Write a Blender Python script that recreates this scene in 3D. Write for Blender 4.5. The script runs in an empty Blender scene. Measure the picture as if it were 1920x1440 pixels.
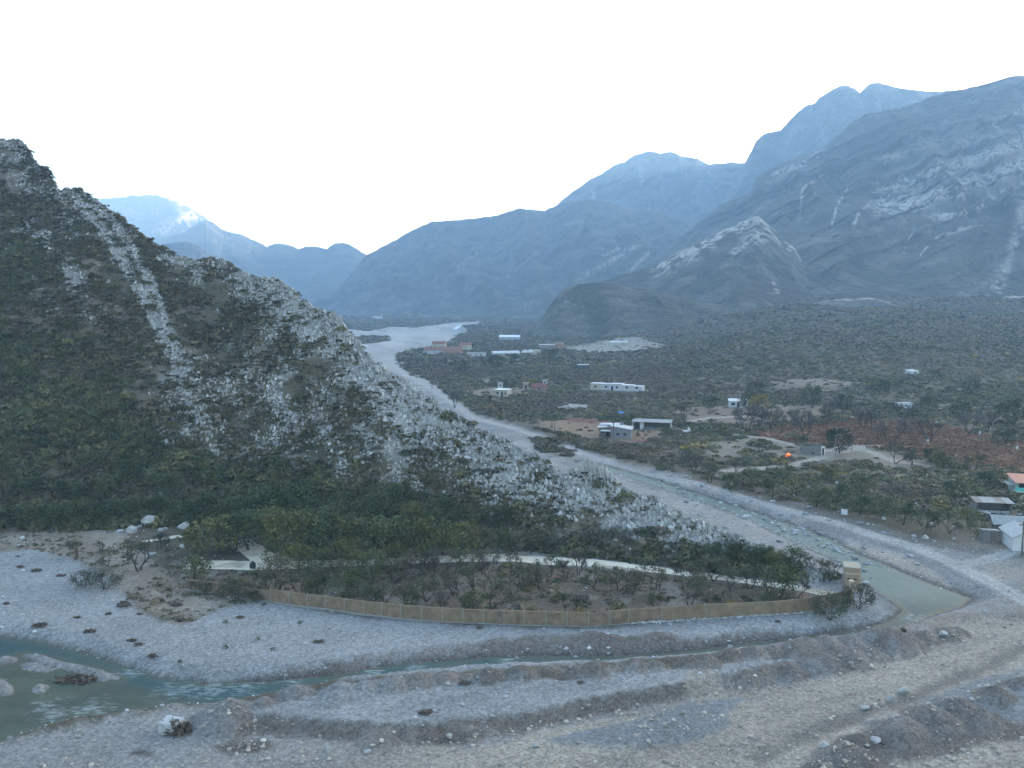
import bpy, math
import numpy as np
from mathutils import Vector, Matrix
PI = math.pi
scene = bpy.context.scene
COL = scene.collection

# ------------------------------------------------------------------ camera
CAMH = 45.0
F = 1663.0                      # focal length in pixels of a 1920 px wide frame
PITCH = math.atan(160.0 / F)
CP, SP = math.cos(PITCH), math.sin(PITCH)
cam = bpy.data.cameras.new('camera')
cam.sensor_width = 36.0
cam.lens = 36.0 * F / 1920.0
cam.clip_start = 0.5
cam.clip_end = 60000.0
cam_ob = bpy.data.objects.new('camera', cam)
cam_ob.location = (0, 0, CAMH)
cam_ob.rotation_euler = (PI / 2 - PITCH, 0, 0)
COL.objects.link(cam_ob)
scene.camera = cam_ob

def ray(u, v):
    a = (np.asarray(u, float) - 960.0) / F
    b = -(np.asarray(v, float) - 720.0) / F
    return a, CP + SP * b, -SP + CP * b

def G(u, v, z=0.0):
    """point of a horizontal plane that the photograph shows at (u, v)"""
    a, y, d = ray(u, v)
    t = (z - CAMH) / d
    return a * t, y * t

def atY(u, v, Y):
    a, y, d = ray(u, v)
    t = Y / y
    return a * t, Y + 0 * t, CAMH + d * t

def project(x, y, z):
    dz = z - CAMH
    f = CP * y - SP * dz
    b = SP * y + CP * dz
    return 960 + F * x / f, 720 - F * b / f

# ------------------------------------------------------------------ noise
def _h(ix, iy, iz, seed):
    n = (ix.astype(np.int64) * 374761393 + iy.astype(np.int64) * 668265263 + iz.astype(np.int64) * 2147483647 + seed * 974634777) & 0xffffffff
    n = ((n ^ (n >> 13)) * 1274126177) & 0xffffffff
    n = ((n ^ (n >> 16)) * 2246822519) & 0xffffffff
    return ((n ^ (n >> 15)) & 0xffff).astype(np.float64) / 65535.0

def vn3(x, y, z, seed=0):
    x, y, z = np.broadcast_arrays(np.asarray(x, float), np.asarray(y, float), np.asarray(z, float))
    ix, iy, iz = np.floor(x), np.floor(y), np.floor(z)
    fx, fy, fz = x - ix, y - iy, z - iz
    fx = fx * fx * fx * (fx * (fx * 6 - 15) + 10); fy = fy * fy * fy * (fy * (fy * 6 - 15) + 10); fz = fz * fz * fz * (fz * (fz * 6 - 15) + 10)
    r = 0
    for dx in (0, 1):
        for dy in (0, 1):
            for dz in (0, 1):
                w = (fx if dx else 1 - fx) * (fy if dy else 1 - fy) * (fz if dz else 1 - fz)
                r = r + w * _h(ix + dx, iy + dy, iz + dz, seed)
    return r * 2 - 1

def vn2(x, y, seed=0):
    x, y = np.broadcast_arrays(np.asarray(x, float), np.asarray(y, float))
    ix, iy = np.floor(x), np.floor(y)
    fx, fy = x - ix, y - iy
    fx = fx * fx * fx * (fx * (fx * 6 - 15) + 10); fy = fy * fy * fy * (fy * (fy * 6 - 15) + 10)
    k = np.zeros_like(ix)
    r = 0
    for dx in (0, 1):
        for dy in (0, 1):
            w = (fx if dx else 1 - fx) * (fy if dy else 1 - fy)
            r = r + w * _h(ix + dx, iy + dy, k, seed)
    return r * 2 - 1

def fbm2(x, y, o=4, seed=0, g=0.5):
    a, s, t = 1.0, 0.0, 0.0
    for i in range(o):
        s = s + a * vn2(x * 2 ** i + 17.3 * i, y * 2 ** i - 9.1 * i, seed + i); t += a; a *= g
    return s / t

def fbm3(x, y, z, o=4, seed=0, g=0.5):
    a, s, t = 1.0, 0.0, 0.0
    for i in range(o):
        s = s + a * vn3(x * 2 ** i + 17.3 * i, y * 2 ** i - 9.1 * i, z * 2 ** i + 5.7 * i, seed + i); t += a; a *= g
    return s / t

def ridged2(x, y, o=4, seed=0):
    a, s, t = 1.0, 0.0, 0.0
    for i in range(o):
        s = s + a * (1 - 2 * np.abs(vn2(x * 2 ** i + 3.1 * i, y * 2 ** i + 7.7 * i, seed + i))); t += a; a *= 0.5
    return s / t

def ss(a, b, x):
    t = np.clip((x - a) / (b - a), 0, 1)
    return t * t * (3 - 2 * t)

def lerp(a, b, t):
    return a + (b - a) * t

# ------------------------------------------------------------------ plane geometry
def seg_dist(X, Y, P, closed=False):
    """distance to a polyline and arc position along it"""
    best = np.full(X.shape, 1e18); arc = np.zeros(X.shape); L = 0.0
    n = len(P)
    for i in range(n if closed else n - 1):
        ax, ay = P[i]; bx, by = P[(i + 1) % n]
        dx, dy = bx - ax, by - ay
        l2 = dx * dx + dy * dy + 1e-9
        t = np.clip(((X - ax) * dx + (Y - ay) * dy) / l2, 0, 1)
        d = (X - ax - t * dx) ** 2 + (Y - ay - t * dy) ** 2
        m = d < best
        best = np.where(m, d, best); arc = np.where(m, L + t * math.sqrt(l2), arc)
        L += math.sqrt(l2)
    return np.sqrt(best), arc

def inside(X, Y, P):
    c = np.zeros(X.shape, bool)
    n = len(P); j = n - 1
    for i in range(n):
        xi, yi = P[i]; xj, yj = P[j]
        if yi != yj:
            c ^= ((yi > Y) != (yj > Y)) & (X < (xj - xi) * (Y - yi) / (yj - yi) + xi)
        j = i
    return c

def sd(X, Y, P, margin=12.0):
    """signed distance to a polygon (negative inside), far points get +margin"""
    P = np.asarray(P)
    r = np.full(X.shape, margin, float)
    m = (X > P[:, 0].min() - margin) & (X < P[:, 0].max() + margin) & (Y > P[:, 1].min() - margin) & (Y < P[:, 1].max() + margin)
    if not m.any():
        return r
    x, y = X[m], Y[m]
    d, _ = seg_dist(x, y, P, True)
    r[m] = np.minimum(np.where(inside(x, y, P), -d, d), margin)
    return r

def near_line(X, Y, P, margin=12.0):
    P = np.asarray(P)
    r = np.full(X.shape, margin, float); a = np.zeros(X.shape)
    m = (X > P[:, 0].min() - margin) & (X < P[:, 0].max() + margin) & (Y > P[:, 1].min() - margin) & (Y < P[:, 1].max() + margin)
    if m.any():
        d, q = seg_dist(X[m], Y[m], P)
        r[m] = np.minimum(d, margin); a[m] = q
    return r, a

def GP(pts, z=0.0):
    return [tuple(float(c) for c in G(u, v, z)) for u, v in pts]

# ------------------------------------------------------------------ objects
def mk(name, V, Fs, mat, C=None, parent=None, smooth=False, loc=None, link=True):
    """ONE mesh object from numpy arrays; Fs: face index array or list of them"""
    V = np.asarray(V, np.float32)
    if not isinstance(Fs, list):
        Fs = [Fs]
    Fs = [np.asarray(f, np.int32) for f in Fs if len(f)]
    me = bpy.data.meshes.new(name)
    me.vertices.add(len(V)); me.vertices.foreach_set('co', V.ravel())
    nl = sum(f.size for f in Fs); nf = sum(len(f) for f in Fs)
    me.loops.add(nl); me.loops.foreach_set('vertex_index', np.concatenate([f.ravel() for f in Fs]))
    me.polygons.add(nf)
    tot = np.concatenate([np.full(len(f), f.shape[1], np.int32) for f in Fs])
    st = np.concatenate([[0], np.cumsum(tot)[:-1]]).astype(np.int32)
    me.polygons.foreach_set('loop_start', st); me.polygons.foreach_set('loop_total', tot)
    me.polygons.foreach_set('use_smooth', np.full(nf, smooth, bool))
    me.update(calc_edges=True)
    if C is not None:
        C = np.asarray(C, np.float32)
        at = me.attributes.new('Col', 'FLOAT_COLOR', 'POINT')
        at.data.foreach_set('color', np.concatenate([C, np.ones((len(C), 1), np.float32)], 1).ravel())
    me.materials.append(mat)
    o = bpy.data.objects.new(name, me)
    if link:
        COL.objects.link(o)
    if parent is not None:
        o.parent = parent
    if loc is not None:
        o.location = loc
    return o

def tag(o, label=None, cat=None, group=None, kind=None):
    if label: o['label'] = label
    if cat: o['category'] = cat
    if group: o['group'] = group
    if kind: o['kind'] = kind
    return o

def thing(name, label, cat, loc=(0, 0, 0), rz=0.0, group=None):
    o = bpy.data.objects.new(name, None)
    o.empty_display_size = 0.3
    COL.objects.link(o)
    o.location = loc; o.rotation_euler = (0, 0, rz)
    return tag(o, label, cat, group)

class MB:
    """collects boxes, tubes and quads into one mesh"""
    def __init__(self):
        self.V = []; self.T = []; self.Q = []; self.n = 0
    def add(self, V, Q=None, T=None):
        V = np.asarray(V, float)
        if Q is not None and len(Q): self.Q.append(np.asarray(Q) + self.n)
        if T is not None and len(T): self.T.append(np.asarray(T) + self.n)
        self.V.append(V); self.n += len(V)
    def box(self, x0, x1, y0, y1, z0, z1, rz=0.0, org=(0, 0, 0), top=None):
        V = np.array([[x, y, z] for z in (z0, z1) for y in (y0, y1) for x in (x0, x1)], float)
        if top is not None:            # (dz at x0,y0 ; x1,y0 ; x0,y1 ; x1,y1)
            V[4:, 2] += np.array(top)
        c, s = math.cos(rz), math.sin(rz)
        W = V.copy(); W[:, 0] = c * V[:, 0] - s * V[:, 1] + org[0]; W[:, 1] = s * V[:, 0] + c * V[:, 1] + org[1]; W[:, 2] += org[2]
        self.add(W, [[0, 2, 3, 1], [4, 5, 7, 6], [0, 1, 5, 4], [2, 6, 7, 3], [0, 4, 6, 2], [1, 3, 7, 5]])
    def tube(self, pts, rad, n=6, cap=True):
        pts = np.asarray(pts, float); m = len(pts); R = []
        up = np.array([0, 0, 1.0])
        for i in range(m):
            d = pts[min(i + 1, m - 1)] - pts[max(i - 1, 0)]
            d /= np.linalg.norm(d) + 1e-9
            a = np.cross(d, up)
            if np.linalg.norm(a) < 0.05: a = np.cross(d, np.array([1.0, 0, 0]))
            a /= np.linalg.norm(a); b = np.cross(d, a)
            for k in range(n):
                w = 2 * PI * k / n
                R.append(pts[i] + rad[i] * (math.cos(w) * a + math.sin(w) * b))
        Q = [[i * n + k, i * n + (k + 1) % n, (i + 1) * n + (k + 1) % n, (i + 1) * n + k] for i in range(m - 1) for k in range(n)]
        T = []
        if cap:
            for i in range(1, n - 1):
                T.append([0, i + 1, i]); T.append([(m - 1) * n, (m - 1) * n + i, (m - 1) * n + i + 1])
        self.add(R, Q, T)
    def quad(self, a, b, c, d):
        self.add([a, b, c, d], [[0, 1, 2, 3]])
    def build(self, name, mat, parent=None, loc=None, C=None, smooth=False, link=True):
        V = np.concatenate(self.V)
        Fs = []
        if self.Q: Fs.append(np.concatenate(self.Q))
        if self.T: Fs.append(np.concatenate(self.T))
        if C is not None: C = np.tile(np.asarray(C, np.float32), (len(V), 1))
        return mk(name, V, Fs, mat, C, parent, smooth, loc, link)

# ------------------------------------------------------------------ materials
def newmat(name):
    m = bpy.data.materials.new(name); m.use_nodes = True
    nt = m.node_tree
    b = nt.nodes['Principled BSDF']
    b.inputs['Roughness'].default_value = 0.9
    b.inputs['Specular IOR Level'].default_value = 0.2
    return m, nt, b

def nd(nt, t, **kw):
    n = nt.nodes.new(t)
    for k, v in kw.items(): setattr(n, k, v)
    return n

def noise_node(nt, scale, detail=4, rough=0.55, coord=None):
    n = nd(nt, 'ShaderNodeTexNoise'); n.inputs['Scale'].default_value = scale
    n.inputs['Detail'].default_value = detail; n.inputs['Roughness'].default_value = rough
    if coord is not None: nt.links.new(coord, n.inputs['Vector'])
    return n

def maprange(nt, sock, a, b, c, d):
    n = nd(nt, 'ShaderNodeMapRange'); n.inputs[1].default_value = a; n.inputs[2].default_value = b
    n.inputs[3].default_value = c; n.inputs[4].default_value = d
    nt.links.new(sock, n.inputs[0]); return n.outputs[0]

def mulcol(nt, col, fac):
    n = nd(nt, 'ShaderNodeVectorMath', operation='SCALE')
    nt.links.new(col, n.inputs[0]); nt.links.new(fac, n.inputs['Scale'])
    return n.outputs[0]

def mat_vcol(name, var=0.25, scale=1.0, bump=0.0, bscale=3.0, bdist=0.1, rand=0.0, rough=0.9):
    """colour attribute times a little procedural variation"""
    m, nt, b = newmat(name)
    a = nd(nt, 'ShaderNodeAttribute', attribute_name='Col')
    g = nd(nt, 'ShaderNodeNewGeometry')
    n = noise_node(nt, scale, 4, 0.6, g.outputs['Position'])
    f = maprange(nt, n.outputs['Fac'], 0.25, 0.75, 1 - var, 1 + var)
    c = mulcol(nt, a.outputs['Color'], f)
    if rand:
        oi = nd(nt, 'ShaderNodeObjectInfo')
        c = mulcol(nt, c, maprange(nt, oi.outputs['Random'], 0, 1, 1 - rand, 1 + rand))
    nt.links.new(c, b.inputs['Base Color'])
    b.inputs['Roughness'].default_value = rough
    if bump:
        n2 = noise_node(nt, bscale, 5, 0.65, g.outputs['Position'])
        bp = nd(nt, 'ShaderNodeBump'); bp.inputs['Strength'].default_value = bump; bp.inputs['Distance'].default_value = bdist
        nt.links.new(n2.outputs['Fac'], bp.inputs['Height']); nt.links.new(bp.outputs[0], b.inputs['Normal'])
    return m

def mat_plain(name, col, var=0.15, scale=2.0, rough=0.85, bump=0.0, spec=0.2):
    m, nt, b = newmat(name)
    g = nd(nt, 'ShaderNodeNewGeometry')
    n = noise_node(nt, scale, 5, 0.65, g.outputs['Position'])
    rgb = nd(nt, 'ShaderNodeRGB'); rgb.outputs[0].default_value = (*col, 1)
    c = mulcol(nt, rgb.outputs[0], maprange(nt, n.outputs['Fac'], 0.25, 0.75, 1 - var, 1 + var))
    nt.links.new(c, b.inputs['Base Color'])
    b.inputs['Roughness'].default_value = rough
    b.inputs['Specular IOR Level'].default_value = spec
    if bump:
        bp = nd(nt, 'ShaderNodeBump'); bp.inputs['Strength'].default_value = bump; bp.inputs['Distance'].default_value = 0.05
        nt.links.new(n.outputs['Fac'], bp.inputs['Height']); nt.links.new(bp.outputs[0], b.inputs['Normal'])
    return m

def mat_ground(name='ground_surface'):
    m, nt, b = newmat(name)
    a = nd(nt, 'ShaderNodeAttribute', attribute_name='Col')
    g = nd(nt, 'ShaderNodeNewGeometry')
    P = g.outputs['Position']
    n1 = noise_node(nt, 0.09, 5, 0.6, P); n2 = noise_node(nt, 1.3, 6, 0.7, P)
    vor = nd(nt, 'ShaderNodeTexVoronoi'); vor.inputs['Scale'].default_value = 4.0
    nt.links.new(P, vor.inputs['Vector'])
    sep = nd(nt, 'ShaderNodeSeparateColor'); nt.links.new(vor.outputs['Color'], sep.inputs[0])
    c = mulcol(nt, a.outputs['Color'], maprange(nt, n1.outputs['Fac'], 0.3, 0.7, 0.88, 1.12))
    c = mulcol(nt, c, maprange(nt, n2.outputs['Fac'], 0.25, 0.75, 0.72, 1.28))
    c = mulcol(nt, c, maprange(nt, sep.outputs[0], 0, 1, 0.72, 1.30))
    vf = nd(nt, 'ShaderNodeTexVoronoi'); vf.inputs['Scale'].default_value = 9.0
    nt.links.new(P, vf.inputs['Vector'])
    c = mulcol(nt, c, maprange(nt, vf.outputs['Distance'], 0, .75, 1.10, .84))
    nt.links.new(c, b.inputs['Base Color'])
    n3 = noise_node(nt, 2.6, 8, 0.8, P)
    bp = nd(nt, 'ShaderNodeBump'); bp.inputs['Strength'].default_value = 0.85; bp.inputs['Distance'].default_value = 0.28
    nt.links.new(n3.outputs['Fac'], bp.inputs['Height']); nt.links.new(bp.outputs[0], b.inputs['Normal'])
    return m

GREY = np.array([0.245, 0.243, 0.237]); BLUEG = np.array([0.178, 0.184, 0.188]); TAN = np.array([0.30, 0.262, 0.215]); BROWN = np.array([0.135, 0.112, 0.096])
DIRT = np.array([0.175, 0.142, 0.108]); DARK = np.array([0.06, 0.055, 0.052]); DRY = np.array([0.105, 0.082, 0.060]); PALE = np.array([0.34, 0.335, 0.32])
SOIL = np.array([0.088, 0.074, 0.052]); RED = np.array([0.185, 0.098, 0.058]); ROCK = np.array([0.31, 0.308, 0.298])
# ------------------------------------------------------------------ the lie of the land
WATER = -0.5
def P_(s):
    return [tuple(map(float, p.split(','))) for p in s.split()]

# authored on the photograph, laid out on the ground plane of the place
stream = GP(P_('-80,1186 0,1194 60,1201 150,1221 230,1248 290,1268 340,1278 400,1281 480,1277 560,1273 640,1264 700,1252 760,1244 850,1236 950,1231 1050,1229 1150,1230 1300,1219 1400,1207 1500,1196 1600,1180 1675,1163 1692,1142 1640,1106 1600,1073 1560,1047 1500,1021 1430,986 1370,961 1270,926 1180,896 1080,868 1090,863 1190,889 1280,917 1380,949 1490,986 1560,1012 1600,1036 1700,1076 1760,1101 1822,1123 1795,1142 1740,1158 1705,1172 1640,1186 1500,1204 1300,1229 1150,1241 1000,1246 860,1253 760,1263 650,1275 560,1292 470,1312 420,1322 330,1322 240,1338 150,1348 80,1367 0,1396 -80,1412'), WATER)
isles = [GP(P_(s), WATER) for s in ('43,1226 90,1232 150,1247 200,1260 233,1272 205,1274 160,1266 100,1250 50,1236', '-10,1234 28,1233 36,1242 10,1248 -10,1248', '38,1246 75,1246 110,1255 85,1262 45,1256', '-20,1272 8,1274 30,1292 26,1305 0,1308 -20,1304', '56,1286 78,1280 92,1288 84,1300 60,1300', '150,1272 200,1268 232,1274 196,1278')]
low = GP(P_('-200,1500 -200,1420 -60,1412 0,1398 240,1342 330,1326 430,1324 452,1345 480,1362 560,1364 640,1376 773,1384 840,1388 907,1374 990,1358 1107,1333 1273,1304 1360,1283 1420,1271 1513,1248 1630,1223 1733,1196 1790,1176 1840,1160 1925,1160 2300,1120 2300,1500'), 0.0)
tongue1 = GP(P_('1023,1392 1070,1378 1123,1365 1190,1350 1273,1325 1300,1314 1373,1310 1427,1309 1395,1322 1363,1340 1373,1357 1323,1378 1273,1394 1207,1401 1107,1399'), 0.1)
tongue2 = GP(P_('1370,1293 1480,1263 1580,1237 1680,1217 1712,1207 1716,1217 1613,1247 1530,1273 1413,1294'), 0.0)
strip3 = GP(P_('860,1394 930,1374 1010,1357 1120,1333 1280,1306 1290,1314 1150,1346 1020,1372 930,1396 880,1402'), 0.0)
pond_bank = GP(P_('1620,1190 1700,1172 1790,1146 1830,1126 1925,1108 2100,1090 2100,1200 1925,1212 1880,1233 1780,1272 1735,1296 1690,1250 1727,1196'), 0.3)
m1_poly = GP(P_('1625,1342 1680,1325 1730,1299 1780,1280 1850,1262 1925,1238 2200,1150 2200,1330 1925,1345 1870,1332 1800,1322 1740,1336 1690,1348'), 1.0)
m2_poly = GP(P_('1440,1460 1500,1420 1560,1388 1610,1362 1650,1347 1715,1330 1780,1326 1835,1317 1870,1340 1925,1350 1925,1362 1840,1384 1760,1400 1690,1416 1600,1470'), 1.0)
plateau = GP(P_('434,1318 460,1328 560,1312 640,1297 750,1290 953,1275 1057,1276 1100,1270 1240,1258 1327,1246 1467,1237 1513,1236 1513,1246 1420,1270 1300,1290 1187,1308 1023,1338 923,1348 797,1358 700,1371 600,1360 460,1350'), 0.9)
gravel_n = GP(P_('-300,1045 0,1033 60,1030 120,1034 165,1060 215,1085 240,1118 262,1142 300,1165 345,1172 380,1155 420,1135 480,1127 510,1131 612,1146 690,1157 760,1163 830,1170 983,1176 1063,1178 1142,1178 1240,1169 1322,1163 1447,1158 1533,1148 1590,1135 1625,1110 1660,1128 1690,1148 1650,1178 1500,1205 1150,1240 640,1275 340,1290 150,1236 0,1206 -300,1180'), 0.7)
sand_w = GP(P_('240,1010 300,1060 340,1100 400,1110 480,1122 470,1130 425,1136 380,1155 345,1172 318,1162 262,1142 240,1115 190,1070 150,1050 60,1030 -300,1045 -300,990 240,990'), 0.7)
yard = GP(P_('300,1040 450,1065 700,1060 1000,1052 1280,1075 1500,1105 1590,1115 1594,1124 1533,1139 1447,1149 1240,1159 1142,1166 1063,1168 983,1166 830,1161 682,1148 612,1137 508,1122 350,1102'), 0.7)
leftbank = GP(P_('1040,868 1180,905 1300,945 1370,965 1430,990 1500,1024 1560,1050 1600,1078 1640,1110 1600,1100 1500,1060 1420,1030 1300,970 1150,920 1000,860'), 0.2)
riverbed = GP(P_('600,612 690,622 735,614 780,615 850,606 905,603 900,607 850,616 862,626 845,640 815,652 770,655 742,664 738,684 770,705 830,738 858,760 905,785 960,797 1020,817 1100,849 1200,878 1285,893 1300,909 1400,934 1500,952 1600,981 1700,1008 1780,1024 1860,1038 1925,1048 2300,1100 2300,1330 1500,1330 800,960 600,760'), 0.0)
bed_island = GP(P_('660,632 700,630 730,633 728,640 700,645 660,648'), 0.0)
bed_scrub = GP(P_('985,815 1020,820 1060,840 1085,858 1060,862 1020,846'), 0.3)
strip_soil = GP(P_('1285,893 1400,930 1500,948 1600,976 1700,1002 1790,1020 1860,1036 1925,1044 1925,1050 1800,1034 1700,1015 1600,988 1500,960 1400,938 1300,910'), 0.4)
road_pts = GP(P_('735,668 745,690 800,721 850,754 885,782 930,795 962,802 1030,826 1100,853 1200,884 1300,904 1400,934 1500,962 1560,977 1640,1003 1720,1028 1800,1062 1860,1092 1925,1128 2000,1170'), 0.5)
road2_pts = GP(P_('1790,1058 1850,1048 1880,1038 1925,1030'), 0.5)
bankdark_pts = GP(P_('1500,965 1600,1003 1700,1055 1760,1090 1800,1112'), 0.3)
tanstrip = GP(P_('1555,1003 1600,1018 1640,1030 1700,1046 1760,1075 1812,1112 1790,1117 1740,1086 1700,1064 1640,1047 1590,1029'), 0.2)
fieldred = GP(P_('1528,798 1600,786 1660,790 1740,792 1800,806 1925,832 2100,870 2100,930 1925,888 1850,880 1760,866 1700,852 1640,842 1560,838 1480,835 1420,822 1385,812 1440,804'), 0.3)
field_b = GP(P_('1290,765 1400,760 1520,762 1600,772 1520,790 1400,800 1300,796 1250,780'), 0.3)
clear_a = GP(P_('1000,792 1060,784 1130,787 1200,800 1260,812 1230,830 1150,832 1100,826 1050,812'), 0.3)
clear_b = GP(P_('1300,836 1380,822 1440,822 1490,836 1560,846 1620,838 1700,858 1760,880 1700,888 1600,868 1500,862 1400,858 1320,860'), 0.3)
clear_c = GP(P_('880,735 920,728 1000,727 1010,734 940,744 890,745'), 0.3)
clear_d = GP(P_('1050,758 1110,760 1110,768 1040,768'), 0.3)
clear_e = GP(P_('890,716 920,713 920,722 890,722'), 0.3)
clear_f = GP(P_('1440,730 1530,726 1620,733 1540,742 1450,740'), 0.3)
clear_g = GP(P_('1580,880 1700,890 1780,905 1760,912 1660,900 1580,892'), 0.3)
clear_h = GP(P_('1820,990 1900,1010 1925,1026 1925,1044 1860,1036 1810,1022'), 0.4)
quarry = GP(P_('1050,650 1100,644 1150,640 1200,642 1240,650 1275,660 1240,663 1180,661 1100,658'), 2.0)
track_pts = [GP(P_(s), 0.4) for s in ('1385,818 1440,824 1490,836 1545,848 1600,838 1650,838', '1600,838 1640,852 1680,868 1720,872', '1480,876 1520,866 1560,853 1600,845', '1280,795 1330,785 1400,782', '1360,885 1420,880 1480,876')]
b3_pts = GP(P_('470,1360 560,1364 640,1372 773,1380 840,1384 907,1370 990,1355 1107,1329 1187,1314 1273,1299 1330,1288'), 0.4)
b3b_pts = GP(P_('1360,1279 1420,1268 1513,1245 1630,1220 1733,1193'), 0.4)
edge_pts = GP(P_('1413,1420 1493,1384 1547,1364 1630,1331 1680,1318 1735,1296 1785,1272 1850,1249 1885,1231 1925,1208'), 0.1)
edge2_pts = GP(P_('1690,1414 1760,1398 1840,1382 1925,1358'), 0.6)
ramp_poly = GP(P_('1290,1262 1345,1250 1362,1280 1370,1300 1310,1312 1285,1300'), 0.6)
bluestrip_pts = GP(P_('1530,984 1600,999 1640,1017 1700,1029 1760,1060 1800,1086 1840,1110'), 0.3)
dam_pts = GP(P_('1735,1180 1770,1172 1810,1160 1830,1145'), 1.0)
cob_patch = GP(P_('405,1400 440,1388 500,1385 512,1397 470,1410 420,1409'), 0.0)
gully_shade = GP(P_('240,1412 262,1404 290,1410 280,1416 250,1416'), 0.0)  # flat gravel coloured dark for the shade in a small gully

def cones(pts, zc, step, seed, jit=0.22):
    r = np.random.default_rng(seed); P = np.array(GP(pts, zc)); out = []
    L = np.concatenate([[0], np.cumsum(np.hypot(*np.diff(P, axis=0).T))])
    s = 0.0
    while s < L[-1]:
        x = np.interp(s, L, P[:, 0]) + r.normal(0, 0.3); y = np.interp(s, L, P[:, 1]) + r.normal(0, 0.35)
        out.append((x, y, zc * (1 + r.uniform(-jit, jit * 0.6)), r.uniform(0.62, 0.74)))
        s += step * r.uniform(0.55, 1.3)
    return out
CONES = []
CONES += cones(P_('430,1262 520,1248 600,1238 640,1231 727,1216 787,1208 873,1208'), 1.9, 3.0, 1)
CONES += cones(P_('897,1194 927,1181 977,1178 1023,1183 1107,1180 1160,1178 1223,1181 1273,1175'), 2.7, 3.6, 2, 0.15)
CONES += cones(P_('1273,1187 1350,1186 1450,1182 1563,1173 1640,1163 1690,1152'), 1.6, 2.8, 3)
CONES += cones(P_('433,1311 483,1298 550,1279 593,1273 640,1273 720,1270 760,1263 807,1258 897,1251 950,1247 1000,1241 1040,1239 1083,1240 1120,1238 1167,1233 1220,1228 1257,1222 1327,1221 1413,1208 1473,1198 1513,1191 1557,1188 1617,1181 1647,1171 1680,1180 1713,1172'), 2.45, 3.6, 4)
CONES += cones(P_('1400,1250 1467,1238 1513,1234 1560,1222 1640,1204 1700,1190 1727,1180'), 1.7, 3.2, 5)
CONES += cones(P_('1735,1180 1770,1174 1805,1165'), 1.6, 3.2, 6)
CONES += cones(P_('700,1370 763,1362 797,1357 873,1352 923,1349'), 1.15, 2.2, 7, .1)
CONES += cones(P_('1690,1345 1740,1312 1790,1300 1850,1285 1925,1262'), 2.4, 5.0, 8)
CONES += cones(P_('1545,1425 1600,1392 1655,1352 1715,1330 1780,1326 1835,1318 1870,1340'), 2.2, 4.5, 9, .15)
NA = len(CONES)
NB = len(CONES)
CONES = np.array(CONES)

def valley_rise(x, y):
    a = x / np.maximum(y, 1.0)
    rmp = ss(0.10, 0.34, a)
    z = rmp * 0.06 * np.maximum(0, y - 430 - 60 * vn2(x / 150, y / 150, 5))
    z = z + ss(420, 700, y) * ss(0.03, 0.16, a) * 6 * (fbm2(x / 130, y / 130, 3, 11) + 0.2)
    return z

def zground(x, y, fine=True):
    """height of the ground"""
    x = np.asarray(x, float); y = np.asarray(y, float)
    shp = x.shape; x = np.atleast_1d(x).ravel(); y = np.atleast_1d(y).ravel()
    z = 0.7 + valley_rise(x, y)
    nr = y < 420
    if nr.any():
        X, Y = x[nr], y[nr]; Z = z[nr]
        wob = 0.5 * vn2(X / 3.0, Y / 3.0, 21) + 0.25 * vn2(X / 1.1, Y / 1.1, 22)
        Z = Z + 0.10 * fbm2(X / 6, Y / 6, 3, 23)
        lw = ss(0.5, -0.5, sd(X, Y, low) + 0.5 * wob)
        Z = lerp(Z, 0.0 + 0.16 * fbm2(X / 4, Y / 4, 3, 24), lw)
        Z = Z + 0.32 * ss(0.5, -0.5, sd(X, Y, tongue1) + 0.4 * wob)
        Z = Z + 0.50 * ss(0.5, -0.8, sd(X, Y, plateau) + 0.4 * wob)
        Z = Z + 1.0 * ss(2.0, -5.0, sd(X, Y, m1_poly) + wob) + 0.5 * ss(2.0, -3.0, sd(X, Y, m2_poly) + wob)
        # dumped gravel piles: a union of rough cones at their angle of repose
        cz = np.full(X.shape, -9.0)
        for cx, cy, ch, sl in CONES:
            m = (np.abs(X - cx) < 6.5) & (np.abs(Y - cy) < 6.5)
            if m.any():
                d = np.sqrt((X[m] - cx) ** 2 + (Y[m] - cy) ** 2 + 0.12)
                cz[m] = np.maximum(cz[m], ch - sl * d * (1 + 0.10 * vn2(X[m] / 0.9, Y[m] / 0.9, 31)))
        Z = np.maximum(Z, cz + 0.08 * vn2(X / 0.8, Y / 0.8, 33))
        rbz = ss(2.5, -2.5, sd(X, Y, riverbed)) * ss(120, 128, Y); Z = Z - .42 * rbz * (Z < 1.3)
        dr, _ = near_line(X, Y, road_pts)
        Z = lerp(Z, 0.45, ss(3.2, 1.6, dr) * 0.9)
        ds = sd(X, Y, stream)
        for I in isles:
            ds = np.maximum(ds, -sd(X, Y, I))
        ds = ds + 0.45 * wob
        carve = WATER + 0.02 + np.where(ds > 0, lerp(0.62, 0.22, ss(118, 128, Y) * ss(-5, 8, X)) * ds, 0.45 * np.maximum(ds, -2.2))
        Z = np.minimum(Z, carve)
        if fine:
            Z = Z + 0.05 * vn2(X / 0.55, Y / 0.55, 35)
        z[nr] = Z
    far = ~nr
    z[far] = z[far] + 0.5 * fbm2(x[far] / 25, y[far] / 25, 3, 41)
    return z.reshape(shp)

def on_ground(u, v, it=4):
    z = 0.6
    for _ in range(it):
        x, y = G(u, v, z); z = float(zground(x, y))
    return float(x), float(y), z

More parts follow.
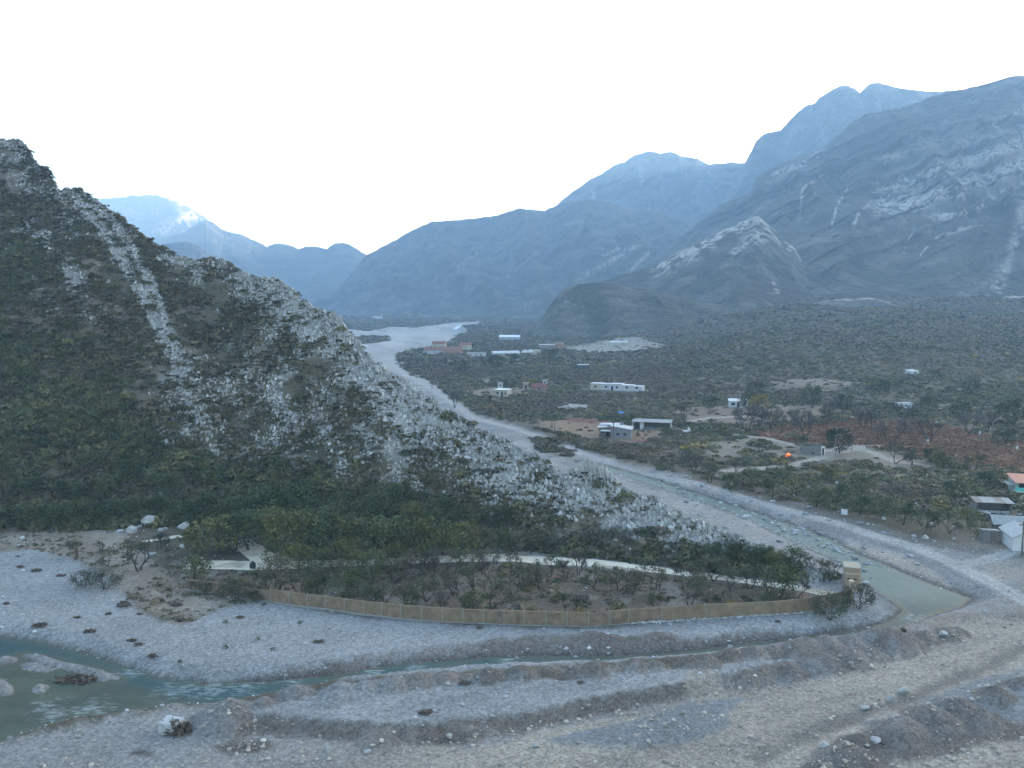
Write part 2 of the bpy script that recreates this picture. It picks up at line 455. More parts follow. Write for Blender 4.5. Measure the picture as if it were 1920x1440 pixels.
# ------------------------------------------------------------------ ground sheet
def build_ground():
    ang = np.radians(np.linspace(-43, 43, 900))
    r = 70 * np.exp(np.linspace(0, math.log(5200 / 70.0), 900))
    A, R = np.meshgrid(ang, r)
    X = R * np.sin(A); Y = R * np.cos(A) - 60.0
    Z = zground(X, Y)
    x, y, z = X.ravel(), Y.ravel(), Z.ravel()
    n1 = fbm2(x / 7, y / 7, 4, 51); n2 = fbm2(x / 30, y / 30, 3, 52); w = 0.6 * vn2(x / 2.5, y / 2.5, 53) + 0.4 * vn2(x / 0.8, y / 0.8, 54)
    C = np.tile(SOIL, (len(x), 1)) * (1 + 0.35 * n1[:, None])
    C = lerp(C, np.array([0.10, 0.078, 0.052]), (ss(0.0, 0.5, n2) * 0.7)[:, None])
    def paint(mask, col, k=1.0):
        nonlocal C
        C = lerp(C, col, (mask * k)[:, None])
    near_m = y < 2600
    def pm(poly, soft=0.8, jit=0.8):
        d = sd(x, y, poly, 30.0)
        return ss(soft, -soft, d + jit * w)
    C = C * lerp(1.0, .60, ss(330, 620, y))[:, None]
    for poly, col, s, j in ((clear_a, np.array([0.20, 0.135, 0.085]), 3, 3), (clear_c, DIRT, 3, 3), (clear_d, PALE * .8, 3, 3), (clear_e, DIRT * 1.2, 3, 3), (clear_f, DIRT, 4, 6), (clear_g, DIRT, 3, 4),
                            (field_b, np.array([0.165, 0.12, 0.09]), 4, 6), (fieldred, RED, 3, 3), (clear_b, np.array([0.175, 0.148, 0.115]), 2, 5), (clear_h, DIRT * 1.1, 2, 2), (quarry, np.array([0.21, 0.195, 0.17]), 5, 14)):
        paint(pm(poly, s, j), col)
    paint(pm(clear_a, 3, 3) * ss(0.05, .4, n2), np.array([0.13, 0.06, 0.045]))
    for t in track_pts:
        d, _ = near_line(x, y, t); paint(ss(2.4, 1.0, d + 0.7 * w), np.array([0.28, 0.255, 0.22]))
    rb = ss(2.0, -2.0, sd(x, y, riverbed, 40.0) + (1.5 + 9 * ss(450, 800, y)) * lerp(w, fbm2(x / 14, y / 40, 4, 68) * 1.3, ss(350, 500, y))) * (1 - pm(bed_island, 3, 3))
    st = 0.5 + 0.5 * fbm2((x * 0.75 + y * 0.66) / 26, (x * 0.66 - y * 0.75) / 5, 4, 61)
    paint(rb, lerp(GREY, BLUEG * .92, ss(.3, .62, st)[:, None]) * (1 + 0.12 * n1[:, None]))
    paint(rb * ss(0.60, 0.72, st) * 0.6, TAN * 0.95)
    paint(rb * ss(400, 700, y), np.array([0.285, 0.28, 0.27]) * (1 + .45 * fbm2((x + .25 * y) / 16, y / 110, 4, 62)[:, None]), .9)
    paint(pm(bed_scrub, 2, 2) , SOIL * 1.3, .7)
    paint(pm(strip_soil, 1.0, 1.5), np.array([0.115, 0.105, 0.09]), .85)
    paint(pm(tanstrip, .6, .5), TAN, .85)
    bl, _ = near_line(x, y, bluestrip_pts); paint(ss(3.0, 1.8, bl + .6 * w), BLUEG * .85, .85)
    paint(pm(leftbank, 1.5), lerp(GREY, TAN, .35), .8)
    # near riverbed
    paint(pm(gravel_n, 0.8), GREY * np.array([0.98, 1, 1.02]) * (1 + .10 * fbm2((x * .95 + y * .3) / 18, (x * .3 - y * .95) / 2.5, 4, 63)[:, None]))
    paint(pm(sand_w, 1.0), lerp(DIRT * 1.15, TAN * .85, ss(-.2, .4, n1)[:, None]))
    paint(pm(yard, 0.4, .2), lerp(DRY, np.array([0.15, 0.105, 0.068]), ss(-.1, .4, n1)[:, None]))
    paint(pm(yard, 0.4, .2) * ss(0.18, .4, fbm2(x / 4, y / 4, 3, 65)), np.array([0.20, 0.185, 0.165]), .6)
    paint(pm(pond_bank, 1.0), lerp(np.array([0.20, 0.17, 0.145]), GREY, (.6 * ss(0, .4, n1))[:, None]))
    lo = pm(low, 0.5, .6)
    paint(lo, TAN)
    lw = fbm2((x * 0.92 + y * 0.38) / 14, (x * 0.38 - y * 0.92) / 2.2, 4, 66)
    paint(lo * ss(0.0, 0.35, lw), TAN * np.array([.78, .78, .8]), .8)
    left_low = lo * ss(-28, -36, x)
    paint(left_low, lerp(GREY, TAN, (.5 + .5 * lw)[:, None]), .8)
    paint(lo * ss(96, 90, y + 3 * w) * ss(0, -30, x), BLUEG * 1.1, .6)
    paint(pm(plateau, .5, .6), GREY * np.array([.96, .98, 1.0]) * (1 + .12 * n1[:, None]))
    paint(pm(plateau, .5, .6) * ss(.1, .35, lw), BLUEG * .9, .6)
    for t in (tongue1, tongue2):
        paint(pm(t, .4, .5), BLUEG)
    paint(pm(strip3, .4, .6), BLUEG, .6)
    paint(pm(m1_poly, .8, 1.0), BLUEG * 1.05)
    paint(pm(m2_poly, .8, 1.0), np.array([0.115, 0.105, 0.097]))
    d, _ = near_line(x, y, b3_pts); paint(ss(1.25, .7, d + .35 * w) * (x > -33), BROWN * .95 * (1 + .12 * n1[:, None]), .9)
    d, _ = near_line(x, y, b3b_pts); paint(ss(1.0, .5, d + .35 * w), BROWN * (1 + .12 * n1[:, None]), .85)
    d, _ = near_line(x, y, edge_pts); paint(ss(1.6, .3, d + .6 * w), np.array([0.12, 0.108, 0.095]), .7)
    d, _ = near_line(x, y, edge2_pts); paint(ss(1.1, .3, d + .5 * w), BROWN * .9, .8)
    paint(pm(ramp_poly, .5, .8), TAN * .9, .8)
    paint(pm(cob_patch, .4), BROWN * .8); paint(pm(gully_shade, .3, .3), DARK)
    cz = np.full(x.shape, -9.0); ci = np.zeros(len(x)); hh = np.zeros(len(x))
    for k, (cx, cy, ch, sl) in enumerate(CONES):
        m = (np.abs(x - cx) < 6.5) & (np.abs(y - cy) < 6.5)
        if m.any():
            v = ch - sl * np.hypot(x[m] - cx, y[m] - cy)
            q = v > cz[m]; idx = np.where(m)[0][q]
            cz[idx] = v[q]; ci[idx] = k; hh[idx] = ch
    rr = np.random.default_rng(8).uniform(0, 1, len(CONES))
    pile = ss(-0.25, 0.05, cz - z + 0.1 * w) * (y < 400)
    gre = ss(.05, .45, fbm2(x / 8, y / 8, 3, 67))
    paint(pile, lerp(lerp(BROWN, np.array([0.175, 0.152, 0.135]), ss(-.4, .4, n1)[:, None]), lerp(BLUEG, GREY, .5), (gre * .75)[:, None]) * (1 + .10 * n1[:, None]), .92)
    # roads
    for pts, wd, col in ((road_pts, 1.6, PALE * .85), (road2_pts, 1.4, PALE * .75)):
        d, _ = near_line(x, y, pts)
        wd_ = wd + ss(250, 700, y) * 4
        paint(ss(wd_ + 1.0, wd_ - .6, d + .5 * w), col * (1 + .08 * n1[:, None]))
        paint(ss(.5, .2, np.abs(d - .85)) * (y < 260), PALE * 1.1, .35)
    d, _ = near_line(x, y, bankdark_pts)
    # wet margin and bed
    wet = ss(WATER + 0.42, WATER + 0.08, z + .12 * w) * (y < 420)
    paint(wet, np.array([0.075, 0.068, 0.06]), .8)
    paint(ss(WATER - .05, WATER - .3, z) * (y < 420), np.array([0.09, 0.088, 0.062]))
    for I in isles:
        paint(ss(.45, -.35, sd(x, y, I, 20.0) + .35 * w), GREY * .95, .9)
    nr, nc = A.shape
    i = np.arange(nr * nc).reshape(nr, nc)
    Fq = np.stack([i[:-1, :-1], i[:-1, 1:], i[1:, 1:], i[1:, :-1]], -1).reshape(-1, 4)
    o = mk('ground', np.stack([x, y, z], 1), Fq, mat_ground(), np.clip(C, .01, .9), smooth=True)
    tag(o, kind='structure')
    # ---- river: the sheet of water wherever the bed lies below it
    zz = Z
    wetq = (np.minimum(np.minimum(zz[:-1, :-1], zz[1:, 1:]), np.minimum(zz[1:, :-1], zz[:-1, 1:])) < WATER + .02) & (Y[:-1, :-1] < 420)
    Fw = Fq[wetq.ravel()]
    used, inv = np.unique(Fw, return_inverse=True)
    depth = np.clip(WATER - z[used], -.3, 1.2)
    vx, vy = x[used], y[used]
    deep = np.array([0.040, 0.070, 0.072]); mid = np.array([0.060, 0.086, 0.074]); shal = np.array([0.085, 0.080, 0.058])
    up = ss(125, 136, vy)                       # the pond and the river above it run grey-green and milky
    wc = lerp(shal, mid, ss(.0, .35, depth)[:, None]); wc = lerp(wc, deep, ss(.3, .75, depth)[:, None])
    wc = lerp(wc, np.array([0.092, 0.136, 0.122]), (up * .9 * ss(.0, .3, depth))[:, None])
    sh = ss(112, 106, vy - 0.1 * vx) * ss(-30, -44, vx) * 0
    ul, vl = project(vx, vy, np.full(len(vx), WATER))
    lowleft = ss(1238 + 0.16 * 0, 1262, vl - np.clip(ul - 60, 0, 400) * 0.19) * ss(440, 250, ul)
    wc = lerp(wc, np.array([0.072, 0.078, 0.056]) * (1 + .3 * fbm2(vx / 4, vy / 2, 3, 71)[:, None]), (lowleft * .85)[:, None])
    fo = np.zeros(len(vx))
    for u0, v0, rad in ((250, 1260, 3.0), (330, 1292, 4), (400, 1292, 4), (460, 1290, 3), (550, 1274, 3), (700, 1262, 2.5), (780, 1252, 2), (950, 1240, 2.5), (170, 1330, 4), (100, 1340, 3), (90, 1320, 3), (1505, 1030, 5), (1520, 1038, 4), (1470, 1012, 6), (1420, 985, 7), (1715, 1160, 3)):
        gx, gy = G(u0, v0, WATER)
        fo = np.maximum(fo, np.exp(-((vx - gx) ** 2 + (vy - gy) ** 2) / rad ** 2))
    st2 = fbm2(vx / 1.4, vy / 0.8, 4, 72)
    foam = ss(.22, .5, st2 * 1.3 + .55 * fo - .28) * ss(.05, .4, fo)
    ob = mk('river', np.stack([vx, vy, np.full(len(vx), WATER) + .03 * vn2(vx / .9, vy / .6, 73)], 1), inv.reshape(Fw.shape), mat_water(), wc, smooth=True)
    at = ob.data.attributes.new('Foam', 'FLOAT', 'POINT'); at.data.foreach_set('value', fo.astype(np.float32))
    tag(ob, kind='structure')

def mat_water():
    m, nt, b = newmat('river_water')
    a = nd(nt, 'ShaderNodeAttribute', attribute_name='Col')
    fa = nd(nt, 'ShaderNodeAttribute', attribute_name='Foam'); gg = nd(nt, 'ShaderNodeNewGeometry')
    mp = nd(nt, 'ShaderNodeMapping'); mp.inputs['Scale'].default_value = (.55, 1.5, 1); nt.links.new(gg.outputs['Position'], mp.inputs['Vector'])
    fn = noise_node(nt, 1.5, 6, .75, mp.outputs[0])
    ad = nd(nt, 'ShaderNodeMath', operation='MULTIPLY_ADD'); nt.links.new(fa.outputs['Fac'], ad.inputs[0]); ad.inputs[1].default_value = .26; nt.links.new(fn.outputs['Fac'], ad.inputs[2])
    fm = nd(nt, 'ShaderNodeMix', data_type='RGBA'); nt.links.new(maprange(nt, ad.outputs[0], .70, .86, 0, .6), fm.inputs[0]); nt.links.new(a.outputs['Color'], fm.inputs[6]); fm.inputs[7].default_value = (.34, .37, .38, 1)
    nt.links.new(fm.outputs[2], b.inputs['Base Color'])
    b.inputs['Roughness'].default_value = 0.38
    b.inputs['IOR'].default_value = 1.33
    b.inputs['Specular IOR Level'].default_value = 0.06
    g = nd(nt, 'ShaderNodeNewGeometry')
    n = noise_node(nt, 1.6, 5, 0.65, g.outputs['Position'])
    bp = nd(nt, 'ShaderNodeBump'); bp.inputs['Strength'].default_value = 0.55; bp.inputs['Distance'].default_value = 0.12
    nt.links.new(n.outputs['Fac'], bp.inputs['Height']); nt.links.new(bp.outputs[0], b.inputs['Normal'])
    return m
build_ground()
# ------------------------------------------------------------------ the rocky spur on the left
HC = np.array(P_('-700,-180 -300,60 -120,215 -40,262 0,264 30,263 48,270 60,290 72,312 84,312 94,318 102,340 110,358 130,358 150,354 165,362 185,380 210,398 240,418 270,440 300,462 325,474 345,482 380,486 405,487 420,490 445,502 460,511 480,517 500,520 515,523 535,532 552,545 570,566 590,578 620,588 640,601 655,618 675,642 690,665 710,684 730,702 755,716 780,730 805,748 830,765 855,778 880,792 905,803 930,816 955,832 980,848 1005,856 1025,868 1040,884 1055,891 1075,884 1100,884 1120,886 1150,899 1165,912 1185,924 1210,932 1235,938 1262,955 1290,970 1330,984 1370,1001 1400,1013 1430,1028 1460,1044 1500,1056 1540,1067 1570,1077 1592,1084 1604,1090'))
HF = np.array(P_('-700,1010 -300,1010 0,1003 130,998 300,990 430,985 560,1000 700,1020 850,1028 1000,1034 1150,1050 1300,1068 1450,1086 1560,1092 1604,1094'))
def build_hill():
    us = np.concatenate([np.linspace(-700, -60, 60, endpoint=False), np.linspace(-60, 1604, 800)])
    vc = np.interp(us, HC[:, 0], HC[:, 1]); vf = np.interp(us, HF[:, 0], HF[:, 1])
    fx, fy = G(us, vf, 0.4)
    k = (ray(us, vc)[2]) / ray(us, vc)[1]
    m = np.interp(us, [-700, 0, 600, 1100, 1400, 1604], [0.80, 0.76, 0.72, 0.60, 0.52, 0.5])
    D = (CAMH - 0.4 + m * fy) / (m - k)
    D = np.maximum(D, fy + 2.0)
    # gentle smoothing so that the crest line wanders naturally in plan
    ker = np.ones(9) / 9; Dp = np.convolve(np.pad(D, 4, 'edge'), ker, 'valid')
    cx, cy, cz = atY(us, vc, Dp)
    nf, nb = 300, 46
    s = np.linspace(0, 1, nf)[:, None]
    zf = 0.2
    X = fx[None] + (cx - fx)[None] * s; Y = fy[None] + (cy - fy)[None] * s
    Z = zf + (cz - zf)[None] * s ** 1.08
    hgt = np.maximum(cz, 2.0)[None]
    bell = (4 * s * (1 - s)) ** 0.6
    q = fbm3(X / 38, Y / 38, Z / 38, 4, 81) * 5.0 + fbm3(X / 9, Y / 9, Z / 9, 4, 82) * 1.6 + ridged2((X * .9 + Z * .35) / 7.0, Y / 40, 3, 83) * 1.2
    amp = np.minimum(1.0, hgt / 35.0)
    Z = Z + q * bell * amp
    Y = Y + fbm3(X / 16 + 7, Y / 16, Z / 16, 3, 84) * 3.0 * bell * amp
    # blade-like strata teeth along the crest
    tooth = (np.abs(vn2(cx / 1.7, cy / 5.0, 85)) * 1.6 + np.abs(vn2(cx / 4.3, cy / 9, 86)) * 1.2 - 0.8) * np.minimum(1, cz / 18.0)
    Z = Z + tooth[None] * ss(0.965, 1.0, s) * .7
    # rear side
    t = np.linspace(0, 1, nb + 1)[1:, None]
    back = (cz + 1.5)[None] / 0.85
    Yb = Y[-1:] + back * t; Xb = X[-1:] * (1 + 0.0 * t) + (cx / cy)[None] * back * t
    Zb = Z[-1:] + (-1.5 - Z[-1:]) * t + fbm3(Xb / 12, Yb / 12, Xb * 0, 3, 87) * 2.0 * (4 * t * (1 - t)) * amp
    X = np.concatenate([X, Xb]); Y = np.concatenate([Y, Yb]); Z = np.concatenate([Z, Zb])
    x, y, z = X.ravel(), Y.ravel(), Z.ravel()
    n1 = fbm3(x / 14, y / 14, z / 14, 4, 91); n2 = fbm3(x / 3, y / 3, z / 3, 3, 92)
    C = lerp(np.array([0.080, 0.066, 0.044]), np.array([0.125, 0.100, 0.073]), ss(-.25, .35, n1)[:, None])
    C = lerp(C, np.array([0.045, 0.052, 0.026]), (ss(0.0, .4, n2) * .6)[:, None])
    # bare stone shows through
    n3 = fbm3(x / 5 + z / 9, y / 5, z / 14, 4, 93)
    U, Vv = project(x, y, z)
    dens = rock_density(U, Vv)
    C = lerp(C, ROCK * .85, (ss(.60, .80, n3 * .5 + .5 + .16 * dens) * np.minimum(1, .15 + dens * .7))[:, None])
    for poly, col in ((P_('100,1000 -700,1000 -700,1012 100,1012'), DIRT), ):
        pass
    scar = near_line(U, Vv, [(30, 690), (50, 720), (62, 750), (70, 770)], 30)[0]
    C = lerp(C, np.array([0.19, .175, .165]), (ss(14, 4, scar + 6 * n2) * .8)[:, None])
    scar2 = near_line(U, Vv, [(190, 665), (196, 700), (190, 730), (200, 755)], 30)[0]
    C = lerp(C, np.array([0.20, .155, .125]), (ss(9, 3, scar2 + 5 * n2) * .8)[:, None])
    scar3 = near_line(U, Vv, [(388, 955), (420, 950), (400, 970)], 40)[0]
    C = lerp(C, np.array([0.25, .20, .17]), (ss(20, 6, scar3 + 8 * n2) * .8)[:, None])
    nr, nc = X.shape
    i = np.arange(nr * nc).reshape(nr, nc)
    Fq = np.stack([i[:-1, :-1], i[:-1, 1:], i[1:, 1:], i[1:, :-1]], -1).reshape(-1, 4)
    o = mk('rocky_hill', np.stack([x, y, z], 1), Fq, mat_vcol('hill_soil', .3, .8, .8, 1.5, .4), np.clip(C, .01, .9), smooth=True)
    tag(o, kind='structure')
    return X, Y, Z, U.reshape(X.shape), Vv.reshape(X.shape)

BAND = [P_('128,356 165,400 200,440 235,500 262,545 285,590 300,620 318,665 335,700'), P_('175,385 215,420 250,470 275,520 292,560 305,600 322,640 350,690'), P_('60,420 110,470 150,540 170,580'), P_('30,290 60,350 100,400 130,440')]
def rock_density(U, V):
    shp = U.shape; U = U.ravel(); V = V.ravel()
    vc = np.interp(U, HC[:, 0], HC[:, 1])
    dv = V - vc
    wd = np.interp(U, [-100, 100, 250, 450, 600, 900, 1250, 1600], [120, 80, 40, 75, 130, 150, 110, 60])
    d = 0.95 * ss(wd * 1.35, wd * .35, dv) * np.interp(U, [-100, 150, 300, 480, 560], [.55, .6, .45, .7, 1.0])
    for b in BAND[:2]:
        q, _ = near_line(U, V, b, 40); d = np.maximum(d, .9 * ss(19, 5, q))
    for b in BAND[2:]:
        q, _ = near_line(U, V, b, 60); d = np.maximum(d, .55 * ss(36, 10, q))
    scree = sd(U, V, P_('300,690 400,640 560,640 720,700 860,820 980,890 1120,960 1300,1010 1420,1060 1350,1075 1150,1050 1000,1030 880,985 760,930 560,880 430,870 290,850 265,780'), 60)
    d = np.maximum(d, .52 * ss(30, -40, scree))
    sc2 = sd(U, V, P_('440,520 620,600 700,700 640,700 500,640 420,560'), 60)
    d = np.maximum(d, .40 * ss(30, -30, sc2))
    d = np.maximum(d, np.interp(V, [450, 640], [.26, .10]))
    gr = sd(U, V, P_('-800,560 20,560 120,620 190,700 260,790 300,880 560,900 760,950 1000,1010 1000,1060 -800,1060'), 60)
    d = lerp(d, np.minimum(d, .035), ss(30, -20, gr))
    return d.reshape(shp)

HX, HY, HZ, HU, HV = build_hill()

def hill_samples(n, dens, seed, rows=(2, 299), umin=-60, umax=1604):
    """n points spread over the near face with a density map; returns positions"""
    r = np.random.default_rng(seed)
    sl = (slice(rows[0], rows[1]), slice(60, HX.shape[1] - 1))
    X, Y, Z = HX[sl], HY[sl], HZ[sl]
    d1 = np.stack([HX[rows[0] + 1:rows[1] + 1, 60:-1] - X, HY[rows[0] + 1:rows[1] + 1, 60:-1] - Y, HZ[rows[0] + 1:rows[1] + 1, 60:-1] - Z], -1)
    d2 = np.stack([HX[rows[0]:rows[1], 61:] - X, HY[rows[0]:rows[1], 61:] - Y, HZ[rows[0]:rows[1], 61:] - Z], -1)
    ar = np.linalg.norm(np.cross(d1, d2), axis=-1)
    w = ar * dens(HU[sl], HV[sl], X, Y, Z)
    c = np.cumsum(w.ravel()); idx = np.searchsorted(c, r.uniform(0, c[-1], n))
    a, b = r.uniform(0, 1, (2, n, 1))
    p = np.stack([X.ravel()[idx], Y.ravel()[idx], Z.ravel()[idx]], 1) + a * d1.reshape(-1, 3)[idx] + b * d2.reshape(-1, 3)[idx]
    return p, HU[sl].ravel()[idx], HV[sl].ravel()[idx]

# ------------------------------------------------------------------ stones and scrub prototypes
def icosphere(sub):
    t = (1 + 5 ** .5) / 2
    V = [(-1, t, 0), (1, t, 0), (-1, -t, 0), (1, -t, 0), (0, -1, t), (0, 1, t), (0, -1, -t), (0, 1, -t), (t, 0, -1), (t, 0, 1), (-t, 0, -1), (-t, 0, 1)]
    Fc = [(0, 11, 5), (0, 5, 1), (0, 1, 7), (0, 7, 10), (0, 10, 11), (1, 5, 9), (5, 11, 4), (11, 10, 2), (10, 7, 6), (7, 1, 8), (3, 9, 4), (3, 4, 2), (3, 2, 6), (3, 6, 8), (3, 8, 9), (4, 9, 5), (2, 4, 11), (6, 2, 10), (8, 6, 7), (9, 8, 1)]
    V = [np.array(v, float) / np.linalg.norm(v) for v in V]
    for _ in range(sub):
        cache = {}; N = []
        def mid(a, b):
            k = (min(a, b), max(a, b))
            if k not in cache:
                v = V[a] + V[b]; V.append(v / np.linalg.norm(v)); cache[k] = len(V) - 1
            return cache[k]
        for a, b, c in Fc:
            p, q, s = mid(a, b), mid(b, c), mid(c, a)
            N += [(a, p, s), (b, q, p), (c, s, q), (p, q, s)]
        Fc = N
    return np.array(V), np.array(Fc)

def rock_proto(seed, sub=1, chops=9, blade=False):
    r = np.random.default_rng(seed); V, Fc = icosphere(sub)
    V = V * (1 + r.normal(0, .07, (len(V), 1)))
    for _ in range(chops):
        n = r.normal(0, 1, 3); n /= np.linalg.norm(n); h = r.uniform(.5, .85)
        d = V @ n; V = V - np.where(d > h, d - h, 0)[:, None] * n
    if blade:
        V = V * np.array([.62, 1.0, 1.2])
        V[:, 0] *= 1 - 0.28 * np.clip(V[:, 2], 0, 2)
    return V, Fc

def scatter(name, protos, pos, scl, rot, cols, mat, seed, lean=None):
    """many copies of a few prototype meshes merged into one mesh"""
    r = np.random.default_rng(seed); pick = r.integers(0, len(protos), len(pos))
    VV, FF, CC, off = [], [], [], 0
    for k, (V, Fc) in enumerate(protos):
        m = pick == k
        if not m.any(): continue
        n = m.sum(); s = scl[m]; s = s[:, None, :] if s.ndim == 2 else s[:, None, None]
        W = V[None] * s
        if lean is not None:
            W = W.copy(); W[..., 0] += W[..., 2] * lean[m][:, None]
        c, sn = np.cos(rot[m])[:, None], np.sin(rot[m])[:, None]
        x = W[..., 0] * c - W[..., 1] * sn; y = W[..., 0] * sn + W[..., 1] * c
        W = np.stack([x, y, W[..., 2]], -1) + pos[m][:, None, :]
        VV.append(W.reshape(-1, 3)); FF.append((Fc[None] + (np.arange(n) * len(V))[:, None, None] + off).reshape(-1, Fc.shape[1]))
        CC.append(np.repeat(cols[m], len(V), 0)); off += n * len(V)
    return mk(name, np.concatenate(VV), np.concatenate(FF), mat, np.concatenate(CC))

def leaf_proto(seed, n, size, flat=.75, hollow=.55, up=.5):
    """a clump of n leaf-sprays filling a half-ellipsoid of radius 1"""
    r = np.random.default_rng(seed)
    lob = r.normal(0, 1, (6, 3)); lob /= np.linalg.norm(lob, axis=1)[:, None]; lob[:, 2] = np.abs(lob[:, 2])
    d = r.normal(0, 1, (n, 3)); d /= np.linalg.norm(d, axis=1)[:, None]
    rad = r.uniform(hollow, 1, n) ** .6
    rad = rad * (.68 + .38 * np.max(d @ lob.T, 1))
    p = d * rad[:, None]; p[:, 2] = np.abs(p[:, 2]) * flat + .12
    a = r.normal(0, 1, (n, 3)); a /= np.linalg.norm(a, axis=1)[:, None]
    b = np.cross(a, d + r.normal(0, up, (n, 3))); b /= np.linalg.norm(b, axis=1)[:, None] + 1e-6
    s = size * r.uniform(.6, 1.35, (n, 1))
    V = np.stack([p - a * s, p + b * s * .62, p + a * s, p - b * s * .62], 1).reshape(-1, 3)
    return V, np.arange(4 * n).reshape(n, 4)

M_ROCK = mat_vcol('limestone', .28, 1.2, .6, 4.0, .15)
def mat_leaf(name, var=.35, scale=1.6, rand=0.0):
    m = mat_vcol(name, var, scale, rand=rand, rough=.75)
    return m
M_LEAF = mat_leaf('scrub_foliage')
M_LEAFR = mat_leaf('tree_foliage', .3, 2.0, .18)
# ------------------------------------------------------------------ mountains
def mat_mountain():
    m = mat_vcol('mountain_side', .4, .05, 1.0, .04, 30.0); nt = m.node_tree; b = nt.nodes['Principled BSDF']
    lk = b.inputs['Base Color'].links[0].from_socket
    g = nd(nt, 'ShaderNodeNewGeometry'); n = noise_node(nt, .22, 6, .8, g.outputs['Position'])
    nt.links.new(mulcol(nt, lk, maprange(nt, n.outputs['Fac'], .32, .68, .45, 1.6)), b.inputs['Base Color'])
    return m
M_MTN = mat_mountain()
def mountain(name, crest, base, nt=420, ns=150, amp=40.0, seed=0, zb=None, power=1.2, rib=220.0, back=0.8, rock=None, veg=np.array([.034, .038, .028]), rockc=np.array([.38, .355, .325]), rocky=0.0, jit=2.0, strata=0.0, ledge=0.12):
    """land between a foot line and a crest line, with spurs and gullies, and its far side"""
    K = np.array(crest, float); B = np.array(base, float)
    u0, u1 = K[0, 0], K[-1, 0]
    us = np.unique(np.concatenate([np.linspace(u0, u1, 90), np.linspace(max(u0, -60), min(u1, 1990), nt), K[:, 0]]))
    vc = np.interp(us, K[:, 0], K[:, 1]); Yc = np.interp(us, K[:, 0], K[:, 2])
    cx, cy, cz = atY(us, vc, Yc)
    cz = cz + jit * (fbm2(us / 9, us * 0, 3, seed + 3) + .6 * vn2(us / 2.7, us * 0, seed + 4)) * (Yc / 2500)
    Yb = np.minimum(np.interp(us, B[:, 0], B[:, 1]), Yc - 20); rx = cx / cy
    Zb = zground(rx * Yb, Yb, False) - 6 if zb is None else np.full(len(us), zb)
    s = np.linspace(0, 1, ns)[:, None]
    Y = Yb[None] + (Yc - Yb)[None] * s
    Z = Zb[None] + (cz - Zb)[None] * s ** power
    lat = rx[None] * Yc.mean()
    bell = np.minimum(1, 3.2 * s * (1 - s) ** .55)
    w = fbm2(lat / (rib * 1.7), s * 1.3 + lat * 0, 3, seed + 9) * rib * .7
    g = ridged2((lat + w) / rib + s * .5, s * 0.55 + lat * 0, 4, seed) * amp + fbm3(lat / (rib * .22), Z / (rib * .22), Y / (rib * .3), 4, seed + 5) * amp * .35
    dep = g * bell
    Yd = Y - dep * .9; Zd = Z + dep * .28
    if strata:
        tl = Z - lat * .31 + 12 * fbm2(lat / 500, Z / 300, 2, seed + 6)
        Yd = Yd + strata * bell * (ss(.0, .5, vn2(tl / 30, lat / 700, seed + 7)) * 1.2 + .8 * ss(.0, .4, vn2(tl / 13, lat / 260, seed + 8)))
    X = rx[None] * Yd
    t = np.linspace(0, 1, 15)[1:, None]
    Yk = Yd[-1:] + (cz - Zb)[None] / back / np.sqrt(1 + rx * rx)[None] * t; Zk = Zd[-1:] + (Zb[None] - Zd[-1:]) * t
    X = np.concatenate([X, rx[None] * Yk]); Yd = np.concatenate([Yd, Yk]); Zd = np.concatenate([Zd, Zk])
    x, y, z = X.ravel(), Yd.ravel(), Zd.ravel()
    n1 = fbm3(x / 160, y / 160, z / 160, 4, seed + 21); n2 = fbm3(x / 34, y / 34, z / 34, 4, seed + 22); n4 = fbm3(x / 12, y / 12, z / 12, 2, seed + 23)
    C = lerp(veg * .8, veg * 1.3, ss(-.4, .4, n1 + .5 * n2)[:, None])
    C = lerp(C, np.array([.085, .07, .052]), (ss(.05, .5, n2) * .35)[:, None])
    U, V = project(x, y, z)
    rk = rocky * ss(.1, .34, n2 * .8 + .55 * fbm3(x / 60, y / 60, z / 25, 3, seed + 24) + .12 * n4)
    C = C * (1 + .30 * n4 + .22 * fbm3(x / 6, y / 6, z / 6, 2, seed + 27))[:, None]
    tb = z - x * .31 + 12 * fbm2(x / 500, z / 300, 2, seed + 6)
    led = ss(.25, .55, vn2(tb / 11, x / 150, seed + 28) + .5 * n4) * ss(-.1, .4, n1 + .5 * n2)
    rk = np.maximum(rk, ledge * led)
    if rock is not None:
        for poly, wdt, k in rock:
            q, _ = near_line(U, V, poly, wdt * 2.2)
            rk = np.maximum(rk, k * ss(wdt, wdt * .15, q + wdt * (.55 * n2 + .35 * n4)) * ss(-.35, .05, n4 + .6 * n2 + .35 * vn2(x / 9, z / 60, seed + 29)) * ss(-.35, .25, vn3(x / 5, y / 7, z / 5, seed + 30) + .3))
    C = lerp(C, rockc * (1 + .2 * n4[:, None]), np.clip(rk, 0, 1)[:, None])
    nr, nc = X.shape
    i = np.arange(nr * nc).reshape(nr, nc)
    Fq = np.stack([i[:-1, :-1], i[:-1, 1:], i[1:, 1:], i[1:, :-1]], -1).reshape(-1, 4)
    o = mk(name, np.stack([x, y, z], 1), Fq, M_MTN, np.clip(C, .01, .9), smooth=True)
    return tag(o, kind='structure')

def L(s, Y):
    return [(u, v, Y) for u, v in P_(s)]

